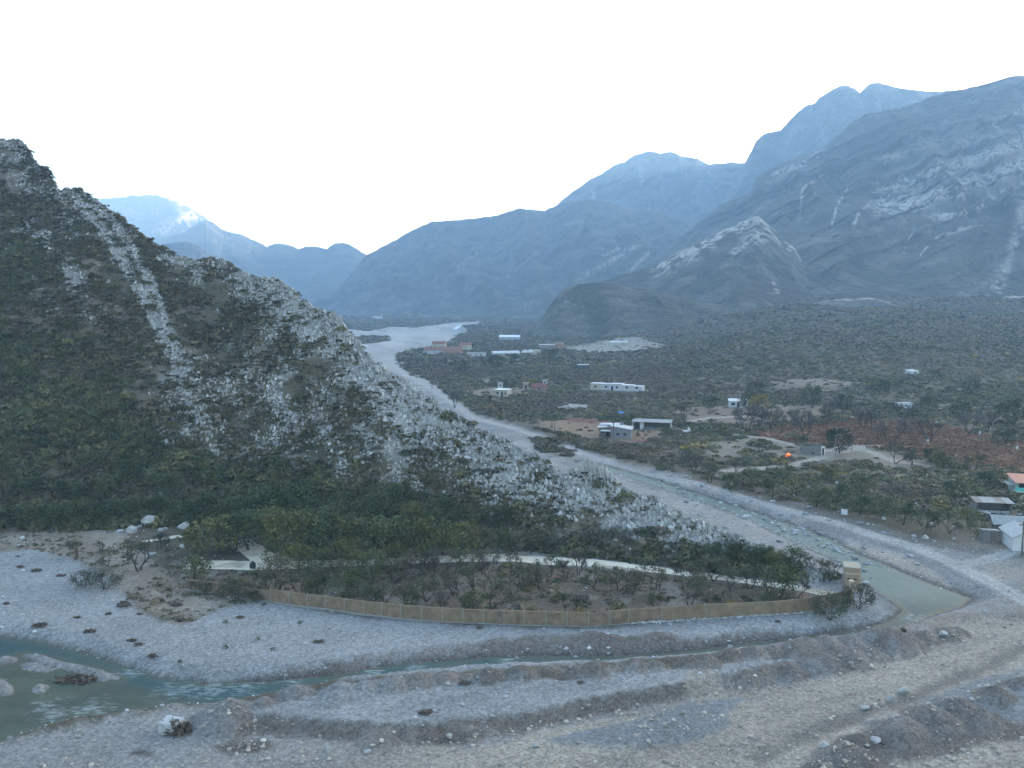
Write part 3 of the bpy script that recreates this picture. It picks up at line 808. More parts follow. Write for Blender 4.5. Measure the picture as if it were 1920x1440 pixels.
# farthest ridge on the left, its sunlit flank painted on as warm pale patches
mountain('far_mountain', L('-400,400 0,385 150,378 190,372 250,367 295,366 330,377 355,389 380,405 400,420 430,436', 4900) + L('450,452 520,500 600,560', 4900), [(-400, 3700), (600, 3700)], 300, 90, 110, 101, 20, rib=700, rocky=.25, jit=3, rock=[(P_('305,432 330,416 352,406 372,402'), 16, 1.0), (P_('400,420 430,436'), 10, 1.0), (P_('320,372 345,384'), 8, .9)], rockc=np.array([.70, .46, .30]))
mountain('far_ridge', L('200,520 300,448 345,436 370,418 385,412 400,418 420,433 450,439 480,452 500,462 515,457 530,457 548,461 562,467 575,462 595,462 612,467 625,458 640,455 655,458 672,468 688,479 720,500 800,560', 4000), [(200, 3000), (800, 3000)], 300, 90, 60, 111, 10, rib=420, rocky=.15)
mountain('dark_foothill', L('230,500 280,470 315,456 350,453 368,458 390,472 412,489 450,512 500,545 560,575', 2900), [(230, 2400), (560, 2400)], 150, 50, 25, 121, 4, rib=220, rocky=.1)
mountain('sun_block_ridge', L('1000,420 1060,395 1150,350 1250,330 1350,335 1450,330', 5200), [(1000, 4600), (1450, 4600)], 60, 30, 60, 117, 5, rib=400)  # unseen ridge added to keep the low sun off the far ridge
# long slope behind the river
mountain('high_ridge', L('950,440 1000,408 1045,384 1062,368 1085,352 1110,334 1130,325 1150,310 1172,303 1190,291 1215,283 1238,288 1258,284 1275,292 1295,296 1312,301 1330,308 1360,307 1395,306 1440,300 1520,290 1600,280', 4000), [(950, 3000), (1600, 3000)], 420, 170, 130, 131, 30, rib=280, rocky=.2, strata=24, ledge=.22,
         rock=[(P_('1110,340 1112,372'), 9, .7), (P_('1195,300 1205,345'), 8, .6), (P_('1280,320 1290,350'), 8, .5)])
mountain('twin_peaks', L('1330,420 1370,350 1398,305 1410,285 1417,268 1428,255 1440,248 1452,247 1462,246 1480,226 1500,206 1512,197 1524,196 1545,179 1560,169 1575,162 1590,161 1603,166 1612,174 1620,166 1630,158 1645,155 1660,158 1690,165 1730,170', 3500) + [(1790, 172, 3800), (1900, 150, 4250), (2100, 142, 4600), (2500, 170, 4700)], [(1330, 2500), (2500, 2700)], 420, 190, 130, 141, 30, rib=260, rocky=.22, strata=24, ledge=.25,  # unseen right crest raised and set back to shade the peaks
         rock=[(P_('1410,290 1400,305'), 8, .8), (P_('1535,225 1545,262'), 9, .6), (P_('1600,172 1618,200'), 9, .6), (P_('1725,175 1750,182'), 10, .8), (P_('1620,190 1570,230'), 8, .3), (P_('1490,235 1470,280'), 7, .5)])
mountain('valley_side', L('560,600 620,560 660,515 688,480 700,473 740,451 780,428 810,416 860,412 895,409 930,404 955,397 975,392 1000,393 1020,395 1045,385 1070,377 1110,378 1180,388 1250,402 1320,420 1420,450 1500,480', 3100), [(560, 2750), (700, 2300), (900, 2050), (1100, 1700), (1500, 1500)], 520, 200, 110, 151, rib=240, rocky=.10, zb=2, strata=10, ledge=.10,
         rock=[(P_('860,500 900,470'), 6, .4), (P_('950,520 1010,470'), 5, .4), (P_('1060,420 1090,415'), 8, .4), (P_('1090,520 1180,470'), 9, .7), (P_('1130,480 1160,465 1200,462'), 6, .7), (P_('1185,505 1215,475'), 8, .6), (P_('985,570 1000,566'), 5, .7), (P_('1020,540 1040,530'), 4, .5)])
# the great wall of limestone on the right
mountain('limestone_massif', L('1180,505 1230,480 1300,430 1352,386 1400,365 1410,350 1418,332 1430,322 1470,308 1500,300 1540,286 1560,268 1600,235 1622,220 1655,210 1700,201 1735,190 1760,181 1790,174 1820,167 1850,160 1875,151 1895,146 1925,146', 2350) + L('1960,150 2050,138 2200,120 2400,100 2600,80', 2350) + [(3200, -60, 1950), (4000, -277, 1500), (6000, -762, 950), (9000, -1530, 600), (14000, -2744, 380)],  # crest beyond the frame added and bent round to block the sun
         [(1180, 1500), (1400, 1180), (1700, 1150), (2000, 1180), (2600, 1250), (3200, 1050), (4000, 820), (6000, 500), (9000, 310), (14000, 190)], 700, 300, 100, 161, rib=300, power=1.15, rocky=.07, strata=24, jit=1.5, ledge=.13, rockc=np.array([.47, .44, .41]),
         rock=[(P_('1925,262 1870,290 1800,310 1740,330 1690,345 1650,352'), 26, .65), (P_('1925,300 1870,330 1800,350 1740,372 1700,382 1650,385'), 32, .85), (P_('1740,365 1735,385'), 14, .8), (P_('1925,345 1880,360 1820,395 1780,405 1750,408'), 12, .8), (P_('1640,372 1610,400 1600,425'), 6, .8), (P_('1590,350 1570,385 1560,420'), 4, .75), (P_('1555,322 1505,352 1500,400'), 4.5, .7), (P_('1540,282 1512,304 1450,330'), 10, .8), (P_('1780,430 1750,450 1725,478'), 3.5, .8), (P_('1715,430 1700,455 1695,475'), 2.5, .6),
               (P_('1925,370 1910,430 1890,490 1860,560'), 20, .55), (P_('1925,205 1880,225 1860,235'), 20, .6), (P_('1840,420 1800,430 1775,440'), 6, .6), (P_('1925,230 1800,260'), 14, .35), (P_('1700,260 1800,270 1900,240'), 30, .28), (P_('1410,325 1408,350'), 5, .9), (P_('1470,360 1500,345'), 4, .5), (P_('1640,300 1700,290'), 14, .35), (P_('1660,340 1650,372'), 4, .7), (P_('1850,350 1860,375'), 6, .9)])
mountain('rock_pyramid', L('1060,560 1120,530 1180,512 1230,497 1275,470 1310,455 1350,435 1385,418 1405,409 1420,404 1432,412 1450,430 1470,450 1490,465 1500,478 1530,500 1555,515 1590,535 1640,560 1700,585', 1420), [(1060, 1150), (1420, 1010), (1700, 1180)], 420, 180, 22, 171, rib=140, rocky=.12, jit=1.5, ledge=.15,
         rock=[(P_('1420,404 1450,432 1490,468 1530,502 1555,516'), 18, 1.0), (P_('1420,404 1385,420 1340,445 1300,470 1240,500'), 30, .95), (P_('1420,420 1430,440 1400,455 1380,470'), 24, .85), (P_('1325,440 1260,475'), 10, .6), (P_('1450,530 1458,550'), 6, .8), (P_('1555,515 1600,550'), 5, .6), (P_('1440,575 1470,572'), 3, .6)])
mountain('low_rise', L('1440,600 1480,585 1510,573 1560,563 1610,558 1640,559 1665,565 1700,575 1760,590', 1130), [(1440, 960), (1760, 960)], 150, 50, 8, 181, rib=60, rocky=.2, rock=[(P_('1500,574 1560,562 1640,559 1668,566'), 5, .8)])
mountain('low_outcrop', L('1790,590 1850,568 1870,560 1900,554 1940,556 2050,580', 1150), [(1790, 1040), (2050, 1040)], 80, 30, 6, 185, rib=50, rocky=.3, rock=[(P_('1850,562 1900,556 1940,558'), 9, .95)])
mountain('dark_hill', L('985,640 1000,620 1020,590 1035,566 1048,550 1062,541 1080,534 1105,530 1130,529 1155,532 1180,538 1220,545 1260,551 1300,561 1340,570 1375,577 1410,584 1450,592 1500,604', 1120), [(985, 1010), (1150, 930), (1350, 900), (1500, 930)], 300, 110, 16, 191, rib=90, rocky=.10, veg=np.array([.040, .041, .026]), jit=.6, rock=[(P_('1060,565 1080,572'), 3, .5), (P_('1080,615 1090,600'), 4, .5)])

# ------------------------------------------------------------------ air, sky and sun
SUN_AZ, SUN_EL = math.radians(43), math.radians(10.0)
def haze():
    mb = MB(); mb.box(-5600, 4700, -400, 6700, -8, 1230)
    m = bpy.data.materials.new('haze_air'); m.use_nodes = True
    nt = m.node_tree; nt.nodes.clear()
    out = nd(nt, 'ShaderNodeOutputMaterial'); v = nd(nt, 'ShaderNodeVolumePrincipled')
    v.inputs['Color'].default_value = HAZE_C; v.inputs['Density'].default_value = HAZE_D; v.inputs['Anisotropy'].default_value = 0.2
    nt.links.new(v.outputs[0], out.inputs['Volume'])
    tag(mb.build('haze', m), kind='stuff')
HAZE_D = 0.00024
HAZE_C = (0.45, 0.69, 0.98, 1)
haze()
w = bpy.data.worlds.new('World'); scene.world = w; w.use_nodes = True
nt = w.node_tree
sky = nd(nt, 'ShaderNodeTexSky', sky_type='NISHITA')
sky.sun_disc = False; sky.sun_elevation = SUN_EL; sky.sun_rotation = SUN_AZ
sky.air_density = 1.0; sky.dust_density = 2.5; sky.ozone_density = 0.8
nt.links.new(sky.outputs[0], nt.nodes['Background'].inputs[0])
nt.nodes['Background'].inputs[1].default_value = 0.12
sl = bpy.data.lights.new('sun', 'SUN'); sl.energy = 4.5; sl.angle = math.radians(.5); sl.color = (1, .88, .72)
so = bpy.data.objects.new('sun', sl); COL.objects.link(so)
sd_ = Vector((math.sin(SUN_AZ) * math.cos(SUN_EL), math.cos(SUN_AZ) * math.cos(SUN_EL), math.sin(SUN_EL)))
so.rotation_euler = sd_.to_track_quat('Z', 'Y').to_euler(); so.location = (0, 0, 3000)
scene.view_settings.view_transform = 'Standard'; scene.view_settings.look = 'None'
scene.view_settings.exposure = 2.95; scene.view_settings.gamma = 1.0; scene.view_settings.use_curve_mapping = False
scene.render.engine = 'CYCLES'
cy = scene.cycles
cy.use_denoising = True
cy.max_bounces = 5; cy.diffuse_bounces = 2; cy.glossy_bounces = 2; cy.volume_bounces = 1; cy.transparent_max_bounces = 4
cy.use_adaptive_sampling = True
# ------------------------------------------------------------------ stone blades, shrubs and scrub
rng = np.random.default_rng(1234)
def hill_rocks():
    def dens(U, V, X, Y, Z):
        d = rock_density(U, V)
        cl = ss(-.30, .40, fbm3(X / 5.0, Y / 5.0, Z / 9.0, 3, 201) + .75 * (d - .45))
        rb = (X * .857 + Z * .516) + 1.2 * fbm3(X / 9, Y / 9, Z / 9, 2, 203)
        return d ** 1.3 * cl * (.45 + .75 * ss(-.25, .45, vn2(rb / 2.4, (X * .516 - Z * .857) / 22, 204))) + .002
    p, u, v = hill_samples(60000, dens, 5)
    n = len(p); r = np.random.default_rng(6)
    d = rock_density(u, v)
    big = fbm3(p[:, 0] / 6, p[:, 1] / 6, p[:, 2] / 9, 2, 202)
    base = .195 * np.exp(np.clip(r.normal(0, .5, n), -1.5, .95)) * (1 + .3 * np.clip(big + d - .5, -.4, 1))
    crest = ss(70, 10, v - np.interp(u, HC[:, 0], HC[:, 1])) * ss(430, 560, u)
    tall = 1 + .35 * crest
    scl = np.stack([base * r.uniform(.8, 1.4, n), base * r.uniform(.7, 1.3, n), base * r.uniform(.8, 1.5, n) * tall], 1)
    c = ROCK * .95 * np.exp(r.normal(0, .24, (n, 1))) * np.where(r.uniform(0, 1, (n, 1)) < .15, .7, 1)
    warm = r.uniform(0, 1, (n, 1)); c = c * lerp(np.array([.98, 1, 1.03]), np.array([1.04, 1, .94]), warm)
    p = p - np.array([0, 0, .12]); lean = -np.abs(r.normal(.28, .14, n)) * (.3 + .7 * crest)
    o = scatter('rock_outcrops', [rock_proto(300 + k, 1 if k < 4 else 0, 9 if k < 4 else 4, True) for k in range(9)] + [rock_proto(320 + k, 1 if k < 2 else 0, 10 if k < 2 else 4) for k in range(5)], p, scl, r.normal(0, .35, n), np.clip(c, .05, .8), M_ROCK, 7, lean)
    tag(o, kind='stuff')
hill_rocks()

def fins():
    """the standing stone blades of the crest, each a thing of its own"""
    spec = [('1068,884,30 1074,888,22 1082,878,34 1093,880,30 1102,876,36 1110,878,34 1119,880,30 1127,884,32 1134,886,30 1143,892,26 1150,898,26 1160,908,22', 'stone blades of the crest gap', 'in the upright row above the river'),
            ('948,836,20 960,838,24 972,846,26 984,850,26 996,852,28 1006,858,32 1017,866,30 1025,874,24 1033,882,18', 'leaning slabs of the crest', 'among slanting slabs left of the crest gap')]
    ords = ['leftmost', 'second', 'third', 'fourth', 'fifth', 'sixth', 'seventh', 'eighth', 'ninth', 'tenth', 'eleventh', 'twelfth']
    k = 0
    for s, grp, where in spec:
        pts = P_(s)
        for i, (u, v, hp) in enumerate(pts):
            Y = float(np.interp(u, np.asarray(HUC), np.asarray(HYC))) - .3
            x, y, zt = [float(q) for q in atY(u, v - 5, Y)]
            hm = hp * Y / F
            V, Fc = rock_proto(400 + k, 2, 12, True); k += 1
            V = V * np.array([.85, .9, hm * .95]); V[:, 0] -= V[:, 2] * .20
            nm = ords[i] if i < len(pts) - 1 else 'rightmost'
            frm = '' if i in (0, len(pts) - 1) else ' from the left'
            r = np.random.default_rng(500 + k)
            C = np.clip(ROCK * (1 + r.normal(0, .07)) * np.ones((len(V), 3)) * (1 + r.normal(0, .06, (len(V), 1))), .05, .8)
            o = mk('stone_blade', V, Fc, M_ROCK, C, loc=(x, y, zt - hm * .6))
            o.rotation_euler = (0, 0, r.normal(0, .3))
            tag(o, '%s limestone blade%s %s' % (nm, frm, where), 'rock', grp)
HUC = np.linspace(-60, 1604, 800); HYC = HY[299, 60:]
fins()

def shrub_cols(n, r, kind):
    t = r.uniform(0, 1, (n, 1)); v = np.exp(r.normal(0, .22, (n, 1)))
    if kind == 'hill':
        c = lerp(np.array([.058, .060, .030]), np.array([.115, .092, .055]), t)
    elif kind == 'green':
        c = lerp(np.array([.034, .046, .020]), np.array([.095, .088, .040]), t)
    else:
        c = lerp(np.array([.052, .066, .034]), np.array([.098, .095, .058]), t)
        g = r.uniform(0, 1, (n, 1)); c = np.where(g < .22, np.array([.125, .112, .095]), c); c = np.where(g > .93, np.array([.125, .105, .035]), c)
    return c * v

def hill_scrub():
    r = np.random.default_rng(21)
    def d1(U, V, X, Y, Z):
        return (1.05 - .92 * rock_density(U, V)) * ss(-.5, .3, fbm3(X / 6, Y / 6, Z / 6, 3, 211))
    p, u, v = hill_samples(24000, d1, 22)
    n = len(p); s = .42 * np.exp(r.normal(0, .4, n))
    c = shrub_cols(n, r, 'hill')
    o = scatter('hillside_scrub', [leaf_proto(600 + k, 16, .42) for k in range(6)], p, np.stack([s * 1.25, s * 1.25, s], 1), r.uniform(0, 6.3, n), c, M_LEAF, 23)
    tag(o, kind='stuff')
    def d2(U, V, X, Y, Z):
        shp = U.shape; U = U.ravel(); V = V.ravel()
        g = ss(40, -30, sd(U, V, P_('-800,640 40,600 110,640 180,700 250,790 300,870 420,885 560,905 760,945 900,985 1010,1015 1010,1060 -800,1060'), 60))
        g = np.maximum(g, .5 * ss(40, -20, sd(U, V, P_('-800,420 40,420 130,600 180,700 -800,700'), 60)))
        g = np.maximum(g, .7 * ss(20, -20, sd(U, V, P_('1000,1020 1150,1040 1300,1030 1450,1060 1580,1085 1580,1100 1000,1060'), 60)) )
        return (g.reshape(shp) + .035) * ss(-.25, .25, fbm3(X / 13, Y / 13, Z / 13, 3, 213))
    p, u, v = hill_samples(3600, d2, 24)
    n = len(p); s = .80 * np.exp(np.clip(r.normal(0, .42, n), -1, .62)) * np.interp(v, [500, 900, 1000], [.9, 1.25, 1.5])
    c = shrub_cols(n, r, 'green') * 1.2
    o = scatter('hillside_thicket', [leaf_proto(620 + k, 210, .155, .85) for k in range(8)], p - np.array([0, 0, .15]), np.stack([s * 1.15, s * 1.15, s * 1.05], 1), r.uniform(0, 6.3, n), c, M_LEAF, 25)
    tag(o, kind='stuff')
hill_scrub()

EXCL = [clear_a, clear_b, clear_c, clear_d, clear_e, fieldred, clear_h, quarry]
def valley_scrub():
    r = np.random.default_rng(31)
    # candidate points, denser close by; thinned by the same land-use shapes as the soil
    n = 230000
    a = np.radians(r.uniform(-31, 41, n)); R = np.exp(r.uniform(math.log(150), math.log(2300), n))
    x, y = R * np.sin(a), R * np.cos(a)
    keep = np.ones(n)
    w = 2.5 * vn2(x / 8, y / 8, 221)
    keep *= ss(0.5, 3, sd(x, y, riverbed, 30) + w * .5)
    keep = np.maximum(keep, ss(2, -2, sd(x, y, bed_island, 20) + w)); keep = np.maximum(keep, .8 * ss(1, -1, sd(x, y, bed_scrub, 20) + w))
    keep *= 1 - .65 * ss(0, -2, sd(x, y, strip_soil, 20))
    for q, k in ((clear_a, .95), (clear_b, .93), (clear_c, .9), (clear_d, .95), (clear_e, .9), (fieldred, .97), (field_b, .9), (clear_f, .75), (clear_g, .8), (clear_h, .85), (quarry, .93)):
        keep *= 1 - k * ss(1, -2, sd(x, y, q, 20) + w)
    for t in track_pts:
        keep *= ss(2, 3.5, near_line(x, y, t)[0])
    keep *= lerp(.22, .85, ss(330, 600, R)) + lerp(.78, .15, ss(330, 600, R)) * ss(-.4, .2, fbm2(x / 38, y / 38, 3, 222))
    for bx, by, rad in KEEP_CLEAR:
        keep *= ss(rad, rad + 2, np.hypot(x - bx, y - by))
    u, v = project(x, y, zground(x, y, False))
    hillv = np.interp(u, HC[:, 0], HC[:, 1])
    keep *= ~((u < 1600) & (v > np.interp(u, [600, 700, 850, 1000, 1150, 1300, 1600], [640, 700, 790, 880, 920, 990, 1090])))     # under and before the spur
    keep *= y > 205 - .32 * np.clip(x, 0, 200)
    m = r.uniform(0, 1, n) < keep * .80 * np.interp(R, [150, 350, 600], [.70, .75, 1.0])
    x, y, R = x[m], y[m], R[m]; n = len(x)
    z = zground(x, y, False)
    grow = np.interp(R, [150, 400, 900, 2300], [.85, .95, 1.25, 2.6])
    s = grow * np.exp(r.normal(0, .36, n)) * (1 + .35 * np.clip(fbm2(x / 50, y / 50, 2, 223), -.6, .9))
    c = shrub_cols(n, r, 'valley') * np.array([1.35, 1.2, 1.02])
    # stands of one kind hang together
    t = ss(-.15, .3, fbm2(x / 45, y / 45, 3, 224))[:, None]
    c = lerp(c, c * np.array([.72, .82, .75]), t)
    br = ss(.12, .4, fbm2(x / 40 + 9, y / 40, 3, 225))[:, None]
    c = lerp(c, np.array([.12, .085, .058]) * (1 + r.normal(0, .15, (n, 1))), br * .75)
    p = np.stack([x, y, z - .1], 1); sc = np.stack([s * 1.25, s * 1.25, s * .70], 1); rot = r.uniform(0, 6.3, n)
    for k, (lo, hi, cnt, sz) in enumerate(((0, 300, 110, .20), (300, 600, 46, .30), (600, 9999, 16, .52))):
        q = (R >= lo) & (R < hi)
        o = scatter('valley_scrub', [leaf_proto(640 + 10 * k + j, cnt, sz, .85) for j in range(7)], p[q], sc[q], rot[q], c[q], M_LEAF, 33 + k)
        tag(o, kind='stuff')
    print('scrub', n)

def field_grass():
    r = np.random.default_rng(41)
    n = 26000; P = np.array(fieldred)
    x = r.uniform(P[:, 0].min(), min(P[:, 0].max(), 260), n); y = r.uniform(P[:, 1].min(), P[:, 1].max(), n)
    m = (sd(x, y, fieldred, 9) + 2 * vn2(x / 5, y / 5, 231) < 0) & (r.uniform(0, 1, n) < .25 + .75 * ss(-.3, .3, fbm2(x / 12, y / 12, 2, 232)))
    for t in track_pts: m &= near_line(x, y, t)[0] > 1.6
    x, y = x[m], y[m]; n = len(x)
    s = .42 * np.exp(r.normal(0, .3, n)); c = lerp(np.array([.18, .086, .048]), np.array([.22, .145, .085]), r.uniform(0, 1, (n, 1)) ** 2) * (1 + .25 * fbm2(x / 9, y / 9, 2, 233)[:, None])
    o = scatter('dry_field_growth', [leaf_proto(680 + k, 9, .5) for k in range(5)], np.stack([x, y, zground(x, y, False)], 1), np.stack([s * 1.4, s * 1.4, s], 1), r.uniform(0, 6.3, n), c, M_LEAF, 42)
    tag(o, kind='stuff')
    # dry tufts and low weeds inside the walled plot and on the sand bank
    n = 2600; x = r.uniform(-95, 62, n); y = r.uniform(118, 165, n)
    m = (sd(x, y, yard, 9) < -1.0) & (r.uniform(0, 1, n) < ss(-.4, .3, fbm2(x / 8, y / 8, 3, 236)) * np.interp(x, [-60, -5, 10, 50], [.75, .6, .3, .22]))
    for t, wd in PATHS: m &= near_line(x, y, t)[0] > wd / 2 + 1.0
    x, y = x[m], y[m]; n = len(x); s = .75 * np.exp(r.normal(0, .35, n)); c = shrub_cols(n, r, 'valley') * np.array([1.35, 1.2, 1.02])
    o = scatter('plot_scrub', [leaf_proto(660 + k, 120, .15, .95, .2) for k in range(6)], np.stack([x, y, zground(x, y) - .1], 1), np.stack([s * 1.2, s * 1.2, s], 1), r.uniform(0, 6.3, n), c, M_LEAF, 44)
    tag(o, kind='stuff')
    n = 9000; x = r.uniform(-110, 60, n); y = r.uniform(118, 175, n)
    m = ((sd(x, y, yard, 9) < -.4) | (sd(x, y, sand_w, 9) < 0)) & (r.uniform(0, 1, n) < ss(-.35, .35, fbm2(x / 5, y / 5, 3, 234)))
    for t, wd in PATHS: m &= near_line(x, y, t)[0] > wd / 2 + .35
    x, y = x[m], y[m]; n = len(x); s = .22 * np.exp(r.normal(0, .45, n))
    c = lerp(np.array([.15, .115, .072]), np.array([.065, .072, .040]), (r.uniform(0, 1, (n, 1)) < .35) * 1.0) * np.exp(r.normal(0, .2, (n, 1)))
    o = scatter('weeds', [leaf_proto(690 + k, 14, .42) for k in range(5)], np.stack([x, y, zground(x, y)], 1), np.stack([s * 1.3, s * 1.3, s], 1), r.uniform(0, 6.3, n), c, M_LEAF, 43)
    tag(o, kind='stuff')

def stones():
    r = np.random.default_rng(51)
    n = 150000; a = np.radians(r.uniform(-36, 36, n)); R = np.exp(r.uniform(math.log(72), math.log(230), n)); x, y = R * np.sin(a), R * np.cos(a)
    z = zground(x, y)
    k = np.full(n, .05)
    k = np.maximum(k, .50 * ss(.5, -.5, sd(x, y, low, 9)) * ss(-.25, .3, fbm2((x * .92 + y * .38) / 10, (x * .38 - y * .92) / 2.5, 3, 241)))
    k = np.maximum(k, .10 * ss(.5, -.5, sd(x, y, plateau, 9))); k = np.maximum(k, .06 * ss(.5, -.5, sd(x, y, gravel_n, 9)))
    k = np.maximum(k, .3 * ss(.5, -.5, sd(x, y, cob_patch, 9)))
    up = ss(140, 150, y)
    ds = sd(x, y, stream, 9); k = np.maximum(k, .4 * ss(1.6, .4, np.abs(ds - .3))); k = np.maximum(k, up * .5 * ss(1, -1, ds)); z = np.where((ds < 0) & (y > 140), np.maximum(z, WATER - .02), z)
    k = np.maximum(k, .2 * ss(1, -1, sd(x, y, strip_soil, 9)))
    k *= ~((z < WATER - .1) & (y < 140))
    for t, wd in PATHS: k *= near_line(x, y, t)[0] > wd / 2
    k *= 1 - ss(.3, -.3, sd(x, y, yard, 9)) * .8
    m = r.uniform(0, 1, n) < k
    x, y, z = x[m], y[m], z[m]; n = len(x); big = 1 + 1.2 * ss(140, 150, y)
    s = big * np.minimum(.042 * np.exp(r.exponential(.52, n)), .30)
    base = np.where((sd(x, y, low, 9) < 0)[:, None], np.array([.31, .275, .23]), np.array([.28, .285, .29]))
    c = base * np.exp(r.normal(0, .22, (n, 1)))
    o = scatter('loose_stones', [rock_proto(700 + j, 0, 5) for j in range(8)], np.stack([x, y, z + s * .2], 1), np.stack([s * r.uniform(.8, 1.4, n), s * r.uniform(.8, 1.3, n), s * r.uniform(.5, .9, n)], 1), r.uniform(0, 6.3, n), np.clip(c, .04, .5), M_ROCK, 52)
    tag(o, kind='stuff')
# ------------------------------------------------------------------ trees
M_BARK = mat_plain('bark', (.055, .046, .038), .3, 6.0)
M_TWIG = mat_vcol('bare_twigs', .25, 2.0, rand=.15)
ORD = ['first', 'second', 'third', 'fourth', 'fifth', 'sixth', 'seventh', 'eighth', 'ninth', 'tenth', 'eleventh', 'twelfth', 'thirteenth', 'fourteenth', 'fifteenth', 'sixteenth', 'seventeenth', 'eighteenth', 'nineteenth', 'twentieth']

def branch_tips(r, stems, H, W, levels, lean=.5, flat=.75):
    """limbs as (points, radii); returns limbs and the twig ends"""
    limbs, tips = [], []
    def grow(p, d, ln, rad, lev):
        n = 4; pts = [p]; q = p.copy(); dd = d.copy()
        for i in range(n):
            dd = dd + r.normal(0, .20, 3); dd[2] += .05; dd /= np.linalg.norm(dd); q = q + dd * ln / n; pts.append(q.copy())
        limbs.append((pts, np.linspace(rad, rad * .55, n + 1)))
        if lev == 0:
            tips.append(q); tips.append(pts[2]); return
        for k in range(3 if lev > 1 else 3):
            a = r.uniform(0, 2 * PI); e = dd + lean * 1.3 * np.array([math.cos(a), math.sin(a), r.uniform(-.15, .45) * flat]); e /= np.linalg.norm(e)
            grow(q if k else pts[3], e, ln * r.uniform(.62, .85), rad * .55, lev - 1)
    a0 = r.uniform(0, 6.3)
    for s in range(stems):
        a = a0 + 2 * PI * s / stems + r.normal(0, .3); t = lean if stems > 1 else .12
        d = np.array([math.cos(a) * t, math.sin(a) * t, 1.0]); d /= np.linalg.norm(d)
        grow(np.array([.05 * math.cos(a), .05 * math.sin(a), -.15]), d, H * .42, .045 * H / (1 + .25 * stems), levels)
    T = np.array(tips)
    # fit to the wanted width and height
    ext = np.percentile(np.hypot(T[:, 0], T[:, 1]), 92); fx = W / 2 / ext; fz = H / T[:, 2].max()
    sc = np.array([fx, fx, fz])
    return [([p * sc for p in P], R) for P, R in limbs], T * sc

def make_tree(kind, seed):
    """trunk and crown meshes of a unit tree 1 m high, kept off the scene until placed"""
    r = np.random.default_rng(seed)
    H = 4.0
    if kind == 'mesquite':   st, W, lev, nl, ls = r.integers(2, 4), H * r.uniform(1.25, 1.6), 3, 1000, .125
    elif kind == 'broadleaf': st, W, lev, nl, ls = 1, H * r.uniform(.95, 1.2), 2, 1500, .135
    elif kind == 'round':    st, W, lev, nl, ls = 1, H * 1.05, 2, 1500, .14
    elif kind == 'bush':     st, W, lev, nl, ls = 4, H * r.uniform(1.4, 1.7), 2, 2200, .115
    elif kind == 'bare':     st, W, lev, nl, ls = r.integers(1, 3), H * r.uniform(.95, 1.25), 3, 900, .0
    limbs, T = branch_tips(r, int(st), H * .92, W * .88, lev, .55 if kind in ('mesquite', 'bush') else .42)
    tb = MB()
    for P, R in limbs: tb.tube(P, np.maximum(R, .014), 5)
    trunk = tb.build('trunk', M_BARK, smooth=True, link=False)
    if kind == 'bare':
        # fine twigs radiating from the branch ends
        c = T[r.integers(0, len(T), nl)]; d = c - np.array([0, 0, H * .25]); d /= np.linalg.norm(d, axis=1)[:, None]
        d = d + r.normal(0, .45, (nl, 3)); d /= np.linalg.norm(d, axis=1)[:, None]
        s = c - d * .1; e = s + d * r.uniform(.35, .85, (nl, 1)); k = np.cross(d, r.normal(0, 1, (nl, 3))); k /= np.linalg.norm(k, axis=1)[:, None]
        k *= .019
        V = np.stack([s - k, s + k, e + k * .5, e - k * .5], 1).reshape(-1, 3); Fq = np.arange(4 * nl).reshape(nl, 4)
        col = np.repeat(np.array([.105, .092, .084]) * np.exp(r.normal(0, .2, (nl, 1))), 4, 0)
        crown = mk('crown', V, Fq, M_TWIG, col, link=False)
    else:
        c = T[r.integers(0, len(T), nl)]
        if kind in ('broadleaf', 'round', 'bush'):
            cen = np.array([0, 0, H * .58]); dd = r.normal(0, 1, (nl, 3)); dd /= np.linalg.norm(dd, axis=1)[:, None]
            lob = r.normal(0, 1, (7, 3)); lob /= np.linalg.norm(lob, axis=1)[:, None]
            rad = (.72 + .38 * np.max(dd @ lob.T, 1)) * r.uniform(.55, 1, nl) ** .5
            shell = cen + dd * rad[:, None] * np.array([W / 2, W / 2, H * .44])
            mixm = r.uniform(0, 1, (nl, 1)) < (.85 if kind == 'round' else .6)
            c = np.where(mixm, shell, c)
        off = r.normal(0, 1, (nl, 3)) * np.array([.20, .20, .12] if kind == 'mesquite' else [.26, .26, .22])
        p = c + off; p[:, 2] = np.maximum(p[:, 2], H * (.20 if kind == 'mesquite' else .12))
        a = r.normal(0, 1, (nl, 3)); a /= np.linalg.norm(a, axis=1)[:, None]; b = np.cross(a, r.normal(0, 1, (nl, 3))); b /= np.linalg.norm(b, axis=1)[:, None]
        s = ls * r.uniform(.55, 1.35, (nl, 1)); asp = .42 if kind == 'mesquite' else .6
        V = np.stack([p - a * s, p + b * s * asp, p + a * s, p - b * s * asp], 1).reshape(-1, 3)
        base = {'mesquite': (.075, .080, .046), 'broadleaf': (.068, .080, .031), 'round': (.020, .036, .018), 'bush': (.046, .054, .032)}[kind]
        cl = fbm3(p[:, 0] * 1.1, p[:, 1] * 1.1, p[:, 2] * 1.1, 2, seed)
        col = np.array(base) * np.exp(r.normal(0, .22, (nl, 1))) * (1 + .35 * cl[:, None])
        crown = mk('crown', V, np.arange(4 * nl).reshape(nl, 4), M_LEAFR, np.repeat(np.clip(col, .01, .5), 4, 0), link=False)
    return trunk, crown, H

